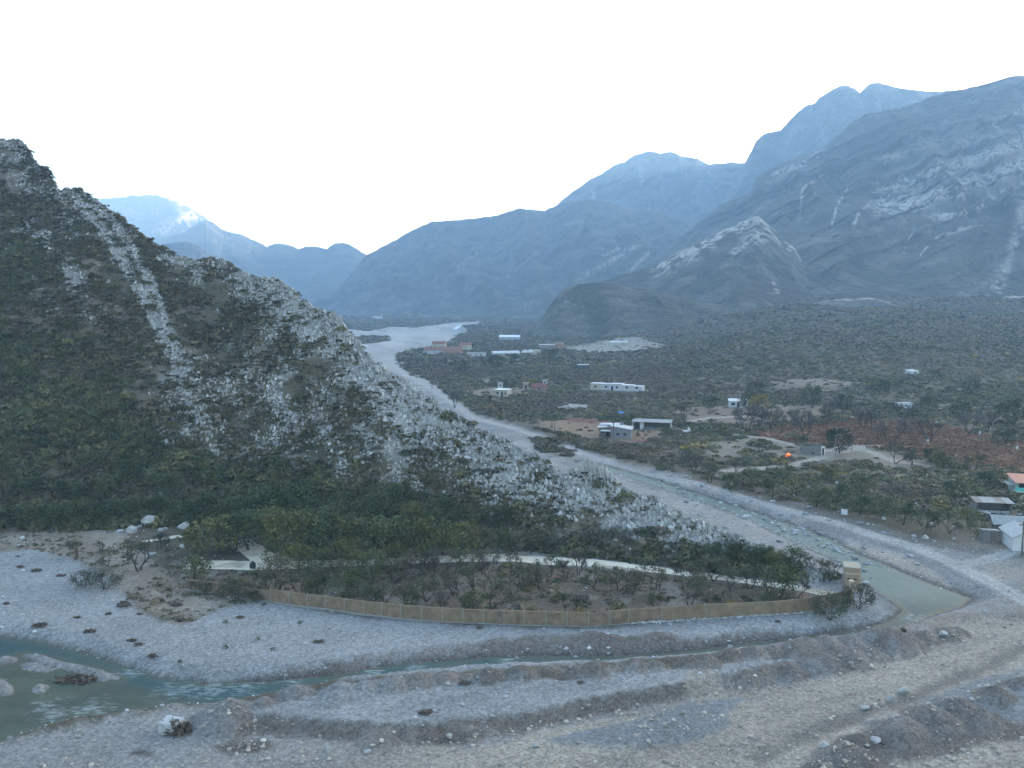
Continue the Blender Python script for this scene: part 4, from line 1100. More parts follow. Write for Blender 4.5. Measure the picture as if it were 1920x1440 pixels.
TREES = {k: [make_tree(k, 800 + 20 * i + j) for j in range(n)] for i, (k, n) in enumerate((('mesquite', 6), ('broadleaf', 6), ('round', 3), ('bare', 5), ('bush', 3)))}
def recolor(proto, name, fac):
    t, c, H = proto
    me = c.data.copy(); n = len(me.vertices); a = np.empty(n * 4, np.float32); me.attributes['Col'].data.foreach_get('color', a)
    a = a.reshape(-1, 4); a[:, :3] *= np.array(fac); me.attributes['Col'].data.foreach_set('color', a.ravel())
    c2 = bpy.data.objects.new('crown', me); return t, c2, H
TREES['dark'] = [recolor(p, 'd', (.62, .72, .72)) for p in TREES['broadleaf']]
TREES['olive'] = [recolor(p, 'o', (1.35, 1.15, .95)) for p in TREES['broadleaf']]
TREES['yellow'] = [recolor(TREES['broadleaf'][0], 'y', (2.6, 1.55, .9))]
TREES['greymesq'] = [recolor(p, 'g', (1.25, 1.05, 1.15)) for p in TREES['mesquite']]

def plant(kind, x, y, z, h, label, group, name, wide=1.0, seed=0, cat='tree'):
    r = np.random.default_rng(seed + int(abs(x) * 97 + abs(y) * 31))
    t, c, H = TREES[kind][r.integers(0, len(TREES[kind]))]
    root = thing(name, label, cat, (x, y, z), r.uniform(0, 6.3), group)
    s = h / H; root.scale = (s * wide, s * wide, s)
    for src in (t, c):
        o = src.copy(); COL.objects.link(o); o.parent = root
    return root

def px_h(u, v, hp):
    x, y, z = on_ground(u, v)
    return x, y, z, hp * math.hypot(y, z - CAMH) / F / .93

NAMES = {'bush': 'shrub', 'mesquite': 'mesquite_tree', 'greymesq': 'mesquite_tree', 'broadleaf': 'leafy_tree', 'olive': 'leafy_tree', 'dark': 'evergreen_tree', 'round': 'evergreen_tree', 'bare': 'bare_tree', 'yellow': 'autumn_tree'}
LOOK = {'bush': 'wide grey green shrub', 'mesquite': 'grey green feathery mesquite', 'greymesq': 'thin greyish mesquite', 'broadleaf': 'bushy mid green tree', 'olive': 'bushy olive green tree', 'dark': 'dense dark green tree', 'round': 'dense round dark green tree', 'bare': 'leafless grey twiggy tree', 'yellow': 'yellow leaved tree'}
def row(items, where, group):
    """trees given left to right; every look is counted on its own so that each label finds one tree"""
    items = sorted(items); tot = {}; cnt = {}
    for it in items: tot[it[3]] = tot.get(it[3], 0) + 1
    for u, v, hp, kind, *wd in items:
        i = cnt.get(kind, 0); cnt[kind] = i + 1; n = tot[kind]
        size = ''
        if n == 1: pre = 'the only '; post = ''
        elif i == 0: pre = 'leftmost '; post = ''
        elif i == n - 1: pre = 'rightmost '; post = ''
        elif i < (n + 1) // 2: pre = ORD[i] + ' '; post = ' from the left'
        else: pre = ORD[n - 1 - i] + ' '; post = ' from the right'
        lab = (pre + LOOK[kind] + post + ' ' + where)
        x, y, z, h = px_h(u, v, hp)
        plant(kind, x, y, z - .1, h, lab, group, NAMES[kind], wd[0] if wd else 1.0)

def T_(s):
    out = []
    for q in s.split():
        f = q.split(','); out.append((float(f[0]), float(f[1]), float(f[2]), f[3]) + ((float(f[4]),) if len(f) > 4 else ()))
    return out

row(T_('738,1094,46,greymesq 790,1073,38,bare 815,1072,36,bare 887,1108,46,mesquite 960,1080,46,greymesq 985,1100,40,mesquite 1010,1104,44,greymesq 1060,1085,38,mesquite 1113,1103,46,mesquite 1160,1108,48,mesquite 1182,1114,50,greymesq 1233,1108,44,greymesq 1293,1134,58,mesquite 1338,1089,50,mesquite,1.2 1405,1104,46,mesquite 1458,1125,62,broadleaf 1495,1121,38,bare 1265,1090,28,mesquite 1400,1135,20,mesquite 700,1085,50,broadleaf 670,1075,40,olive 640,1092,44,greymesq 760,1082,48,greymesq 850,1080,50,mesquite 905,1076,46,greymesq 1030,1082,44,mesquite 1085,1078,42,bare 1205,1092,44,mesquite 1310,1100,44,greymesq 1370,1108,42,mesquite 1440,1112,44,mesquite 915,1086,42,bare'), 'beside the pale path behind the wall', 'trees inside the walled plot')
row(T_('523,1106,62,greymesq,1.3 560,1114,46,mesquite 600,1112,50,mesquite 640,1125,46,broadleaf 676,1118,48,dark 723,1132,44,mesquite 763,1135,52,greymesq 800,1128,48,mesquite 828,1143,34,bare 852,1118,52,greymesq 890,1143,34,broadleaf 925,1140,60,greymesq 1060,1148,38,mesquite 1085,1149,36,bare 870,1144,30,mesquite 1225,1145,30,mesquite 960,1120,40,mesquite 1355,1133,26,mesquite 590,1122,40,dark 700,1138,34,dark 770,1142,30,dark 1430,1140,24,broadleaf 500,1116,40,mesquite'), 'in the strip just behind the brown wall', 'trees inside the walled plot')
row(T_('1033,1040,38,mesquite 1110,1037,46,bare 1152,1037,50,mesquite 1187,1038,46,bare 1230,1050,36,greymesq 1290,1060,34,greymesq 1350,1075,30,mesquite'), 'above the path at the hill foot', 'trees inside the walled plot')
row(T_('405,1040,62,olive,1.5 440,1032,52,dark 370,1036,44,broadleaf 367,1090,46,broadleaf 262,1070,58,mesquite,1.25 145,1044,32,mesquite 202,1062,34,mesquite 188,1040,26,greymesq 303,1028,26,round 197,1105,32,bush,1.1 160,1100,30,bush,1.1 240,1052,40,greymesq 322,1080,24,mesquite 445,1128,36,bush,1.1 385,1112,24,bush,1.0 362,1108,22,greymesq,1.2 415,1118,26,mesquite,1.2 480,1128,20,bush,.9'), 'on the sandy bank left of the wall', 'trees on the sandy left bank')
R1 = T_('470,1030,70,dark,1.2 505,1022,66,olive,1.2 545,1040,76,olive,1.1 590,1034,72,broadleaf,1.2 630,1046,76,dark,1.15 672,1040,70,olive,1.1 712,1048,74,broadleaf,1.15 750,1040,66,dark,1.1 790,1046,68,olive,1.1 828,1040,58,broadleaf 866,1044,60,olive 902,1042,56,greymesq 935,1040,48,broadleaf 968,1040,46,greymesq 995,1038,40,mesquite 560,1068,44,olive,1.2 600,1072,42,broadleaf 520,1062,46,broadleaf 655,1060,50,olive 740,1062,40,olive 800,1060,38,broadleaf')
row(R1, 'in the wood between path and hill', 'wood at the foot of the hill')
def hill_at(u, v):
    q = np.argmin((HU[:300, 60:] - u) ** 2 + (HV[:300, 60:] - v) ** 2); i, j = np.unravel_index(q, HU[:300, 60:].shape)
    return float(HX[i, j + 60]), float(HY[i, j + 60]), float(HZ[i, j + 60])
def hill_row(items, where, group):
    items = sorted(items); tot = {}; cnt = {}
    for it in items: tot[it[3]] = tot.get(it[3], 0) + 1
    for u, v, hp, kind, *wd in items:
        i = cnt.get(kind, 0); cnt[kind] = i + 1; n = tot[kind]
        pre, post = (('leftmost ', '') if i == 0 else ('rightmost ', '') if i == n - 1 else (ORD[i] + ' ', ' from the left')) if n > 1 else ('the only ', '')
        x, y, z = hill_at(u, v); h = hp * y / F / .93
        plant(kind, x, y, z - .2, h, pre + LOOK[kind] + post + ' ' + where, group, NAMES[kind], wd[0] if wd else 1.0)
hill_row(T_('470,985,56,dark,1.3 515,975,66,dark,1.3 555,965,52,dark,1.2 600,990,56,dark,1.2 430,985,50,broadleaf 650,985,48,broadleaf,1.2 700,1000,50,dark 730,965,56,dark,1.3 770,990,46,olive 830,985,52,dark,1.2 870,1000,46,broadleaf 930,990,44,dark 640,955,36,broadleaf 380,970,46,dark 340,980,40,dark 580,940,30,broadleaf'), 'on the hillside above the wood', 'trees on the lower hillside')
hill_row(T_('20,990,40,dark,1.2 60,985,44,broadleaf,1.2 100,988,46,dark,1.2 150,985,48,broadleaf 185,980,44,dark 225,985,46,dark,1.2 265,978,48,broadleaf 300,965,40,dark 130,940,40,dark 200,930,40,broadleaf 60,930,36,dark 250,900,36,dark 170,880,34,broadleaf 320,930,44,dark'), 'at the foot of the far left slope', 'trees on the left slope')
hill_row(T_('1345,1052,34,dark,1.3 1385,1050,36,dark,1.2 1425,1056,36,dark,1.2 1455,1062,34,olive,1.2 1490,1064,40,dark,1.2 1515,1072,34,greymesq 1538,1078,34,greymesq 1560,1078,28,bare'), 'among boulders at the tip of the hill', 'trees at the tip of the hill')
row(T_('1556,1164,46,bush,1.0 1610,1142,44,bush,.9'), 'on the gravel in front of the wall end', 'shrubs by the wall end')
# the far bank
row(T_('1575,850,44,round,.95 1500,842,24,dark 1510,848,16,dark'), 'beside the ruined hut', 'trees by the ruined hut')
row(T_('1402,810,48,bare 1416,806,46,bare 1447,806,46,bare,1.2 1490,800,34,mesquite 1512,820,46,bare,1.1 1548,796,34,mesquite 1557,792,38,bare 1619,805,36,bare 1633,804,36,bare 1673,838,50,bare,1.15 1740,828,42,bare,1.2 1580,780,36,bare 1820,815,40,bare,1.3 1850,810,36,bare,1.2 1690,790,34,bare,1.2 1425,775,34,yellow'), 'in the rusty field', 'trees of the rusty field')
row(T_('1680,870,40,mesquite 1710,872,36,mesquite 1768,882,34,broadleaf,.9 1825,885,36,mesquite 1748,868,26,dark 1780,880,26,mesquite'), 'along the near edge of the rusty field', 'trees along the field edge')
row(T_('852,765,30,bare 955,733,22,dark 1282,790,34,greymesq 1206,823,22,mesquite 1250,822,22,broadleaf 1180,800,24,dark 1150,793,22,mesquite'), 'near the farm buildings beyond the river', 'trees by the farm buildings')
row(T_('930,692,26,dark 865,700,24,dark 1030,680,24,dark 1415,745,28,dark 1520,762,36,dark 1405,770,30,dark,1.2 1330,768,24,dark 1585,770,30,dark 1740,775,30,broadleaf 1800,790,36,dark 1900,800,50,dark,.9 1880,835,30,dark,1.3 1820,740,26,dark 1650,740,28,dark'), 'rising over the scrub of the valley', 'tall trees of the valley scrub')
row(T_('1330,905,38,mesquite 1370,922,34,dark 1410,915,36,broadleaf 1450,935,36,dark 1490,930,34,olive 1530,950,36,broadleaf 1570,945,36,dark 1610,965,38,dark 1650,972,38,broadleaf 1690,985,40,dark 1735,995,38,dark 1780,1000,36,mesquite 1830,1005,30,broadleaf 1610,925,34,broadleaf 1680,940,36,bare 1740,950,36,greymesq 1790,940,36,dark 1850,920,34,dark 1560,905,28,olive 1470,900,28,broadleaf 1380,890,26,mesquite 1300,885,34,bare 1290,870,30,mesquite 1815,985,32,olive'), 'in the scrub along the right river bank', 'trees of the river bank scrub')
# ------------------------------------------------------------------ paths
PATHS = []
def path(px, width, name='path'):
    P = np.array(GP(px, .7)); L0 = np.concatenate([[0], np.cumsum(np.hypot(*np.diff(P, axis=0).T))])
    n = max(8, int(L0[-1] / .8)); s = np.linspace(0, L0[-1], n)
    c = np.stack([np.interp(s, L0, P[:, 0]), np.interp(s, L0, P[:, 1])], 1)
    k = np.ones(5) / 5; c = np.stack([np.convolve(np.pad(c[:, i], 2, 'edge'), k, 'valid') for i in (0, 1)], 1)
    t = np.gradient(c, axis=0); t /= np.linalg.norm(t, axis=1)[:, None]; nm = np.stack([-t[:, 1], t[:, 0]], 1)
    wd = np.interp(s / L0[-1], np.linspace(0, 1, len(width)), width) if np.ndim(width) else np.full(n, width)
    wd = wd + .25 * vn2(s / 1.7, s * 0, 301)
    V, m = [], 9
    for j in range(m):
        q = c + nm * (wd * (j / (m - 1) - .5))[:, None]
        V.append(np.concatenate([q, (zground(q[:, 0], q[:, 1], False) + .10)[:, None]], 1))
    V = np.stack(V, 1); i = np.arange(n * m).reshape(n, m)
    Fq = np.stack([i[:-1, :-1], i[1:, :-1], i[1:, 1:], i[:-1, 1:]], -1).reshape(-1, 4)
    r = fbm2(V[..., 0].ravel() / 2.0, V[..., 1].ravel() / 2.0, 3, 302)
    C = lerp(np.array([.52, .465, .37]) * (1 + .14 * r[:, None]), np.array([.22, .18, .135]), (ss(.12, .45, fbm2(V[..., 0].ravel() / 3.5, V[..., 1].ravel() / 3.5, 4, 303)) * .75)[:, None])
    o = mk(name, V.reshape(-1, 3), Fq, M_PATH, C, smooth=True); tag(o, kind='structure')
    PATHS.append((c[::3], float(np.max(wd))))
M_PATH = mat_vcol('pale_caliche', .12, 1.5, .4, 5.0, .05)
path(P_('345,1060 400,1059 480,1062 560,1060 690,1056 760,1052 840,1049 900,1047 1000,1047 1100,1051 1200,1061 1280,1070 1380,1083 1480,1097 1530,1104 1575,1112'), [4.6, 5.0, 3.6, 3.8, 4.6, 4.2, 3.2, 2.8, 2.6])
path(P_('262,1018 300,1011 340,1006 375,1002'), [1.0, 2.4, 1.2])
path(P_('445,1013 458,1022 474,1032 492,1046 500,1056'), [3.4, 4.8, 4.5])

# ------------------------------------------------------------------ plain materials for built things
_mc = {}
def MC(col, rough=.85, spec=.2, var=.14, scale=1.5, bump=0.0, name=None):
    k = (tuple(col), rough, spec, var, scale, bump)
    if k not in _mc:
        _mc[k] = mat_plain(name or 'painted_surface', col, var, scale, rough, bump, spec)
    return _mc[k]
GLASS = MC((.03, .035, .04), .15, .5, .05, name='window_glass'); DARKM = MC((.03, .028, .026), .9, name='dark_inside')  # dark_inside: painted shade of openings, also dark door leaves and frames
WHITE = MC((.47, .48, .485), name='white_paint'); CONC = MC((.22, .22, .215), name='bare_concrete'); POST = MC((.20, .185, .16), name='concrete_post')
WOODM = MC((.12, .10, .085), name='weathered_wood'); METALR = MC((.20, .24, .27), .45, .5, name='sheet_roof'); PANEL = MC((.170, .126, .090), .9, .1, .42, .9, .5, name='stone_panel'); PANEL2 = MC((.19, .142, .098), .9, .1, .32, .7, .4, name='sand_render')
OLDROOF = MC((.24, .25, .25), .8, .2, .25, name='old_roof_sheet'); TERRA = MC((.20, .10, .07), .85, name='clay_tiles'); SALMON = MC((.45, .21, .15), name='salmon_sheet'); TURQ = MC((.10, .42, .36), name='turquoise_paint'); CREAM = MC((.45, .41, .32), name='cream_paint'); BLOCK = MC((.15, .148, .145), .9, .1, .2, 2.0, .4, name='bare_block')

# ------------------------------------------------------------------ the brown wall with its posts
def wall():
    base = P_('350,1103 383,1107 415,1110 446,1116 477,1122 508,1125 543,1131 577,1135 612,1139 647,1144 682,1149 717,1152 752,1156 791,1159 830,1162 868,1164 907,1165 945,1167 983,1168 1023,1169 1063,1170 1103,1171 1142,1168 1178,1165 1240,1161 1322,1156 1400,1152 1447,1150 1490,1146 1533,1140 1565,1134 1594,1127')
    W = [G(u, v, 1.0) for u, v in base]; W = [(float(a), float(b)) for a, b in W]
    zt = [1.0] * len(W)
    cx, cy = W[len(W) // 2]
    root = thing('boundary_wall', 'long brown stone wall with pale posts curving round the walled plot', 'wall', (cx, cy, 0))
    for i in range(len(W) - 1):
        (ax, ay), (bx, by) = W[i], W[i + 1]
        ln = math.hypot(bx - ax, by - ay); rz = math.atan2(by - ay, bx - ax); org = (ax - cx, ay - cy, 0)
        right = base[i][0] >= 1239
        h = 2.72 if right else (2.62 if base[i][0] > 500 else 2.4)
        if abs(base[i][0] - 1103) < 1:            # the broken V
            mb = MB()
            for x0, x1, z0, z1 in ((.02, ln * .5, h, .95), (ln * .5, ln - .02, .95, h)):
                y0, y1 = -.09, .09
                V = np.array([[x0, y0, .8], [x1, y0, .8], [x0, y1, .8], [x1, y1, .8], [x0, y0, z0], [x1, y0, z1], [x0, y1, z0], [x1, y1, z1]])
                c, s = math.cos(rz), math.sin(rz); Wd = V.copy(); Wd[:, 0] = c * V[:, 0] - s * V[:, 1] + org[0]; Wd[:, 1] = s * V[:, 0] + c * V[:, 1] + org[1]
                mb.add(Wd, [[0, 2, 3, 1], [4, 5, 7, 6], [0, 1, 5, 4], [2, 6, 7, 3], [0, 4, 6, 2], [1, 3, 7, 5]])
            tag(mb.build('wall_panel', PANEL, root), 'panel broken down into a V shaped gap')
        else:
            mb = MB(); mb.box(.02 if right else .07, ln - (.02 if right else .07), -.09, .09, .8, h, rz, org); mb.build('wall_panel', PANEL2 if right else PANEL, root)
            if not right:
                mb = MB(); mb.box(.07, ln - .07, -.11, .11, h + .002, h + .06, rz, org); mb.build('coping', PANEL2, root)
        mb = MB(); mb.box(-.0, ln, -.20, .20, .1, .80 if base[i][0] > 690 else .9, rz, org); mb.build('footing', CONC, root)
        if not right or abs(base[i][0] - 1322) < 1 or abs(base[i][0] - 1240) < 1:
            mb = MB(); mb.box(-.075, .075, -.15, .13, .3, h + .12, rz, org); mb.build('post', POST, root)
    # end pillar
    (ax, ay) = W[-1]; mb = MB(); mb.box(-.1, .85, -.3, .3, .3, 4.0, math.radians(62), (ax - cx, ay - cy, 0)); mb.build('end_pillar', MC((.36, .30, .21), name='sand_render_light'), root)
    # rubble under the right part
    r = np.random.default_rng(3); n = 420
    P = np.array(GP(P_('1180,1172 1240,1169 1322,1163 1400,1159 1447,1156 1500,1151'), .5)); t = np.sort(r.uniform(0, 1, n)) * (len(P) - 1)
    p = np.stack([np.interp(t, range(len(P)), P[:, 0]), np.interp(t, range(len(P)), P[:, 1])], 1) + r.normal(0, .18, (n, 2))
    s = .13 * np.exp(r.normal(0, .3, n))
    o = scatter('wall_rubble', [rock_proto(760 + j, 0, 5) for j in range(5)], np.concatenate([p, (zground(p[:, 0], p[:, 1]) + .08)[:, None]], 1), s, r.uniform(0, 6, n), np.tile(np.array([.34, .345, .35]), (n, 1)) * np.exp(r.normal(0, .25, (n, 1))), M_ROCK, 4)
    tag(o, kind='stuff')
wall()

KEEP_CLEAR = []
def base_at(u, v, rad):
    x, y, z = on_ground(u, v)
    KEEP_CLEAR.append((x, y + rad * .4, rad)); return x, y, z
def mpp(u, v):
    x, y, z = on_ground(u, v); return math.hypot(y, z - CAMH) / F / .95

def opening(root, x, y, z, w, h, kind, face='front', frame=WHITE, pane=GLASS, rz=0):
    """a door or window set into a wall face; y is the wall plane"""
    f = MB(); t = .07; s = -1 if face == 'front' else 1
    def bar(a0, a1, z0, z1, p):
        if face in ('front', 'back'): f.box(a0, a1, min(y, y + s * p), max(y, y + s * p), z0, z1)
        else: f.box(min(y, y + (-1 if face == 'left' else 1) * p), max(y, y + (-1 if face == 'left' else 1) * p), a0, a1, z0, z1)
    bar(x - w / 2 - t, x - w / 2, z, z + h + t, .07); bar(x + w / 2, x + w / 2 + t, z, z + h + t, .07); bar(x - w / 2, x + w / 2, z + h, z + h + t, .07)
    if kind == 'window': bar(x - w / 2 - .03, x + w / 2 + .03, z - t, z, .10)
    fo = f.build('window' if kind == 'window' else 'door', frame, root)
    f = MB(); bar(x - w / 2, x + w / 2, z, z + h, .025)
    f.build('pane' if kind == 'window' else 'door_leaf', pane, fo)

def gable_roof(root, w, d, h, rise, over, mat, axis='x', t=.14, name='roof'):
    """two pitched slabs whose ridge runs along axis"""
    mb = MB()
    a, b = (w, d) if axis == 'x' else (d, w)
    for s in (-1, 1):
        V = []
        for (lx, ly, lz) in ((-a / 2 - over, s * (b / 2 + over), h - rise * over / (b / 2)), (a / 2 + over, s * (b / 2 + over), h - rise * over / (b / 2)), (a / 2 + over, s * .004, h + rise), (-a / 2 - over, s * .004, h + rise)):
            V.append((lx, ly, lz) if axis == 'x' else (ly, lx, lz))
        V = np.array(V); V = np.concatenate([V, V + np.array([0, 0, t])])
        mb.add(V, [[0, 1, 2, 3], [7, 6, 5, 4], [0, 4, 5, 1], [1, 5, 6, 2], [2, 6, 7, 3], [3, 7, 4, 0]])
    return mb.build(name, mat, root)

def gable_walls(mb, w, d, h, rise, axis='x'):
    mb.box(-w / 2, w / 2, -d / 2, d / 2, -.6, h)
    if axis == 'x':
        for s in (-1, 1): mb.add([[s * w / 2, -d / 2, h], [s * w / 2, d / 2, h], [s * w / 2, 0, h + rise]], None, [[0, 1, 2]])
    else:
        for s in (-1, 1): mb.add([[-w / 2, s * d / 2, h], [w / 2, s * d / 2, h], [0, s * d / 2, h + rise]], None, [[0, 1, 2]])

def house(name, label, cat, u, v, rz, w, d, h, roof='gable', rise=1.0, axis='x', wallm=WHITE, roofm=OLDROOF, ops=(), over=.3, group=None, rad=None):
    x, y, z = base_at(u, v, rad or max(w, d) * (.62 if v > 700 else .40))
    c, s = math.cos(rz), math.sin(rz)
    # (u, v) is the middle of the front foot
    px, py = x + s * -d / 2 * -1 * -1, y + c * d / 2
    root = thing(name, label, cat, (px, py, z), rz, group)
    mb = MB()
    if roof == 'gable':
        gable_walls(mb, w, d, h, rise, axis); gable_roof(root, w, d, h, rise, over, roofm, axis)
    else:
        mb.box(-w / 2, w / 2, -d / 2, d / 2, -.6, h, top=(0, 0, rise, rise) if roof == 'shed' else None)
        rb = MB()
        k = rise * over / d if roof == 'shed' else 0
        rs = rise if roof == 'shed' else 0
        rb.box(-w / 2 - over, w / 2 + over, -d / 2 - over, d / 2 + over, h + .003, h + .16, top=(-k, -k, rs + k, rs + k))
        if roof == 'shed':
            rb.V[0][:4, 2] += np.array([-k, -k, rs + k, rs + k])
        if roof != 'none': rb.build('roof', roofm, root)
    mb.build('wall', wallm, root)
    for o in ops:
        opening(root, *o[:6], **(o[6] if len(o) > 6 else {}))
    return root

def W_(x, d, z=1.0, w=1.0, h=.9, **k): return (x, -d / 2, z, w, h, 'window', k)
def D_(x, d, w=.95, h=2.0, **k): return (x, -d / 2, 0, w, h, 'door', k)

# house with the blue-grey roof beyond the river
def farmhouse():
    x, y, z = base_at(1168, 823, 9)
    r = thing('farm_house', 'grey rendered house with blue grey tin roof and lean-to porch beyond the river', 'house', (x, y + 3, z), math.radians(-14))
    mb = MB(); mb.box(-3.2, 3.2, -3, 3, -.5, 3.0, top=(.9, 0, .9, 0)); mb.build('wall', MC((.20, .20, .20), name='grey_render'), r)
    mb = MB(); mb.box(-3.45, 3.5, -3.25, 3.25, 3.03, 3.18, top=(.93, -.06, .93, -.06)); mb.V[0][:4, 2] += np.array([.93, -.06, .93, -.06]); mb.build('roof', METALR, r)
    mb = MB(); mb.box(-7.4, -3.21, .6, 4.6, -.5, 3.1); mb.build('side_wing', MC((.18, .16, .14), name='brown_block'), r)
    mb = MB(); mb.box(-7.7, -.4, 3.3, 7.0, 3.35, 3.5, top=(0, .25, 0, .25)); mb.box(-8.0, -5.0, .2, 4.9, 3.11, 3.25, top=(-.5, 0, -.5, 0)); mb.build('white_roof', WHITE, r)
    mb = MB(); mb.box(-6.6, -3.3, -2.2, .55, 2.1, 2.22); pr = mb.build('porch_roof', MC((.55, .55, .53), name='porch_sheet'), r)
    for px in (-6.4, -3.6):
        mb = MB(); mb.box(px - .06, px + .06, -2.05, -1.93, -.4, 2.1); mb.build('porch_post', WOODM, r)
    opening(r, -4.6, .6, 0, .95, 2.0, 'door', frame=WOODM, pane=DARKM); opening(r, -6.2, .6, 1, 1.0, .9, 'window', frame=WHITE)
    mb = MB(); mb.tube([(-.6, 3.4, 3.5), (-.6, 3.4, 4.1)], [.45, .45], 10); tk = mb.build('water_tank', MC((.06, .06, .065), name='black_plastic'), r)
    for k in range(2): opening(r, -.9 + 2.2 * k, -3.0, 1.1, .8, .8, 'window', frame=CONC)
farmhouse()

def long_shed():
    x, y, z = base_at(1225, 806, 9)
    r = thing('long_shed', 'long open-fronted shed with flat grey roof behind the blue-roofed house', 'shed', (x, y + 2.5, z), math.radians(-16))
    mb = MB(); mb.box(-6.3, 6.3, 2.2, 2.4, -.5, 2.5); mb.build('back_wall', BLOCK, r)
    for s, m in ((-1, WHITE), (1, CONC)):
        mb = MB(); mb.box(s * 6.3 - .12, s * 6.3 + .12, -2.4, 2.19, -.5, 2.45); mb.build('end_wall', m, r)
    mb = MB(); mb.box(-6.7, 6.7, -2.9, 2.8, 2.52, 2.68, top=(0, 0, .35, .35)); mb.V[0][:4, 2] += np.array([0, 0, .35, .35]); mb.build('roof', OLDROOF, r)
    mb = MB(); mb.box(-3.9, -2.6, -2.3, -2.1, -.5, 2.48); mb.build('front_wall', WHITE, r)
    for px in (-.8, 1.6, 4.0):
        mb = MB(); mb.box(px - .08, px + .08, -2.3, -2.14, -.5, 2.5); mb.build('post', WOODM, r)
    mb = MB(); mb.box(-2.5, 6.1, -2.29, -2.15, -.5, .7); mb.build('low_wall', MC((.17, .16, .155), name='dark_block'), r)
long_shed()

def white_block():
    x, y, z = base_at(1158, 733, 16)
    r = thing('white_building', 'long low white building standing alone in the middle of the valley scrub', 'building', (x, y + 4, z), math.radians(-20))
    for x0, x1, h, yo in ((-12.5, -7.2, 3.0, 0), (-7.19, -2.4, 2.8, .5), (-2.39, 3.2, 3.1, -.4), (3.21, 8.4, 2.6, .2), (8.41, 13, 2.2, .5)):
        mb = MB(); mb.box(x0, x1, -3 + yo, 3 + yo, -.6, h); mb.build('wall', CREAM if x0 < -10 else WHITE, r)
        mb = MB(); mb.box(x0 - .0, x1 + .0, -3.25 + yo, 3.2 + yo, h + .003, h + .2); mb.build('roof', MC((.46, .47, .48), name='flat_white_roof'), r)
    for px, yo in ((-9.8, 0), (-4.7, .5), (.9, -.4), (5.6, .2), (10.4, .5)):
        opening(r, px, -3 + yo, 1.2, 1.1, 1.0, 'window')
    opening(r, -1.4, -3.4, 0, 1.0, 2.1, 'door', pane=DARKM)
white_block()

house('white_hut', 'small white hut with slanting roof and dark windows at the edge of the rusty field', 'hut', 1385, 764, math.radians(-8), 7.4, 4.5, 2.5, 'shed', .5, wallm=WHITE, roofm=MC((.48, .49, .50), name='white_sheet'), ops=(W_(-2.2, 4.5, .9, 1.5, 1.0), W_(2.2, 4.5, 1.0, 1.2, .8), D_(-.2, 4.5, pane=DARKM)))
house('cream_house', 'small cream house with flat roof above the dirt clearing by the river', 'house', 939, 743, math.radians(-18), 6.2, 6, 2.9, 'flat', wallm=CREAM, roofm=MC((.6, .6, .56), name='cream_roof'), ops=(W_(-1.6, 6, 1, 1, 1), D_(.6, 6, pane=DARKM), W_(2.2, 6, 1, .8, .8)))
house('white_hut', 'tiny white hut on the roofline behind the cream house', 'hut', 938, 734, 0, 2.4, 2.4, 4.2, 'flat', wallm=WHITE, ops=(W_(0, 2.4, 2.6, .8, .7),))
house('red_roof_house', 'low house with dull red roof hidden in trees left of the white building', 'house', 1011, 733, math.radians(-6), 7, 6, 1.7, 'gable', 1.5, wallm=MC((.3, .22, .18), name='brown_render'), roofm=MC((.17, .07, .058), name='red_sheet'), ops=(W_(0, 6, .6, 1, .8),))
house('cube_hut', 'white cube hut beside the dull red roof', 'hut', 1022, 727, 0, 2.2, 2.2, 3.8, 'flat', wallm=WHITE, ops=(W_(0, 2.2, 2.3, .8, .8),))
house('adobe_hut', 'small brown adobe hut right of the cream house', 'hut', 986, 729, 0, 2.6, 2.5, 2.8, 'flat', wallm=MC((.36, .27, .20), name='adobe'), roofm=MC((.33, .26, .2), name='adobe_roof'), ops=(D_(0, 2.5, pane=DARKM),))
# hamlet far up the river
house('tiled_house', 'long far house with orange tiled roof nearest the river bend', 'house', 815, 664, math.radians(-6), 16, 9, 3.2, 'gable', 2.2, wallm=WHITE, roofm=TERRA, ops=(W_(-5, 9), W_(0, 9), W_(5, 9)))
house('tiled_house', 'two storey far house with orange tiled roof rising behind the long tiled one', 'house', 822, 659, math.radians(-6), 11, 8, 6.5, 'gable', 2.0, wallm=CREAM, roofm=TERRA, ops=(W_(-2.5, 8, 4), W_(2.5, 8, 4)))
house('tiled_house', 'far orange tiled house with square end right of the river bend hamlet', 'house', 848, 664, math.radians(4), 17, 9, 3.4, 'gable', 2.4, wallm=MC((.45, .25, .16), name='orange_render'), roofm=TERRA, ops=(W_(-4, 9), W_(4, 9)))
house('tiled_house', 'small far orange roofed house standing behind the tiled hamlet', 'house', 873, 656, 0, 10, 8, 4.2, 'gable', 2.0, wallm=CREAM, roofm=TERRA, ops=(W_(0, 8, 1.4),))
house('white_hall', 'far flat white hall at the scrub edge right of the tiled houses', 'hall', 892, 669, math.radians(-6), 14, 7, 3.0, 'flat', wallm=WHITE, ops=(W_(-4, 7), W_(0, 7), W_(4, 7)))
house('white_shed', 'tiny white shed at the left foot of the long tiled house', 'shed', 799, 664, 0, 4.5, 4, 2.6, 'flat', wallm=WHITE, ops=(D_(0, 4, pane=DARKM),))
house('roofed_hall', 'very long far building with thin white roof running slantwise behind the white hall', 'hall', 950, 667, math.radians(20), 22, 6, 2.0, 'gable', 1.6, wallm=MC((.3, .3, .3), name='grey_wall'), roofm=WHITE, ops=(W_(-7, 6), W_(0, 6), W_(7, 6)))
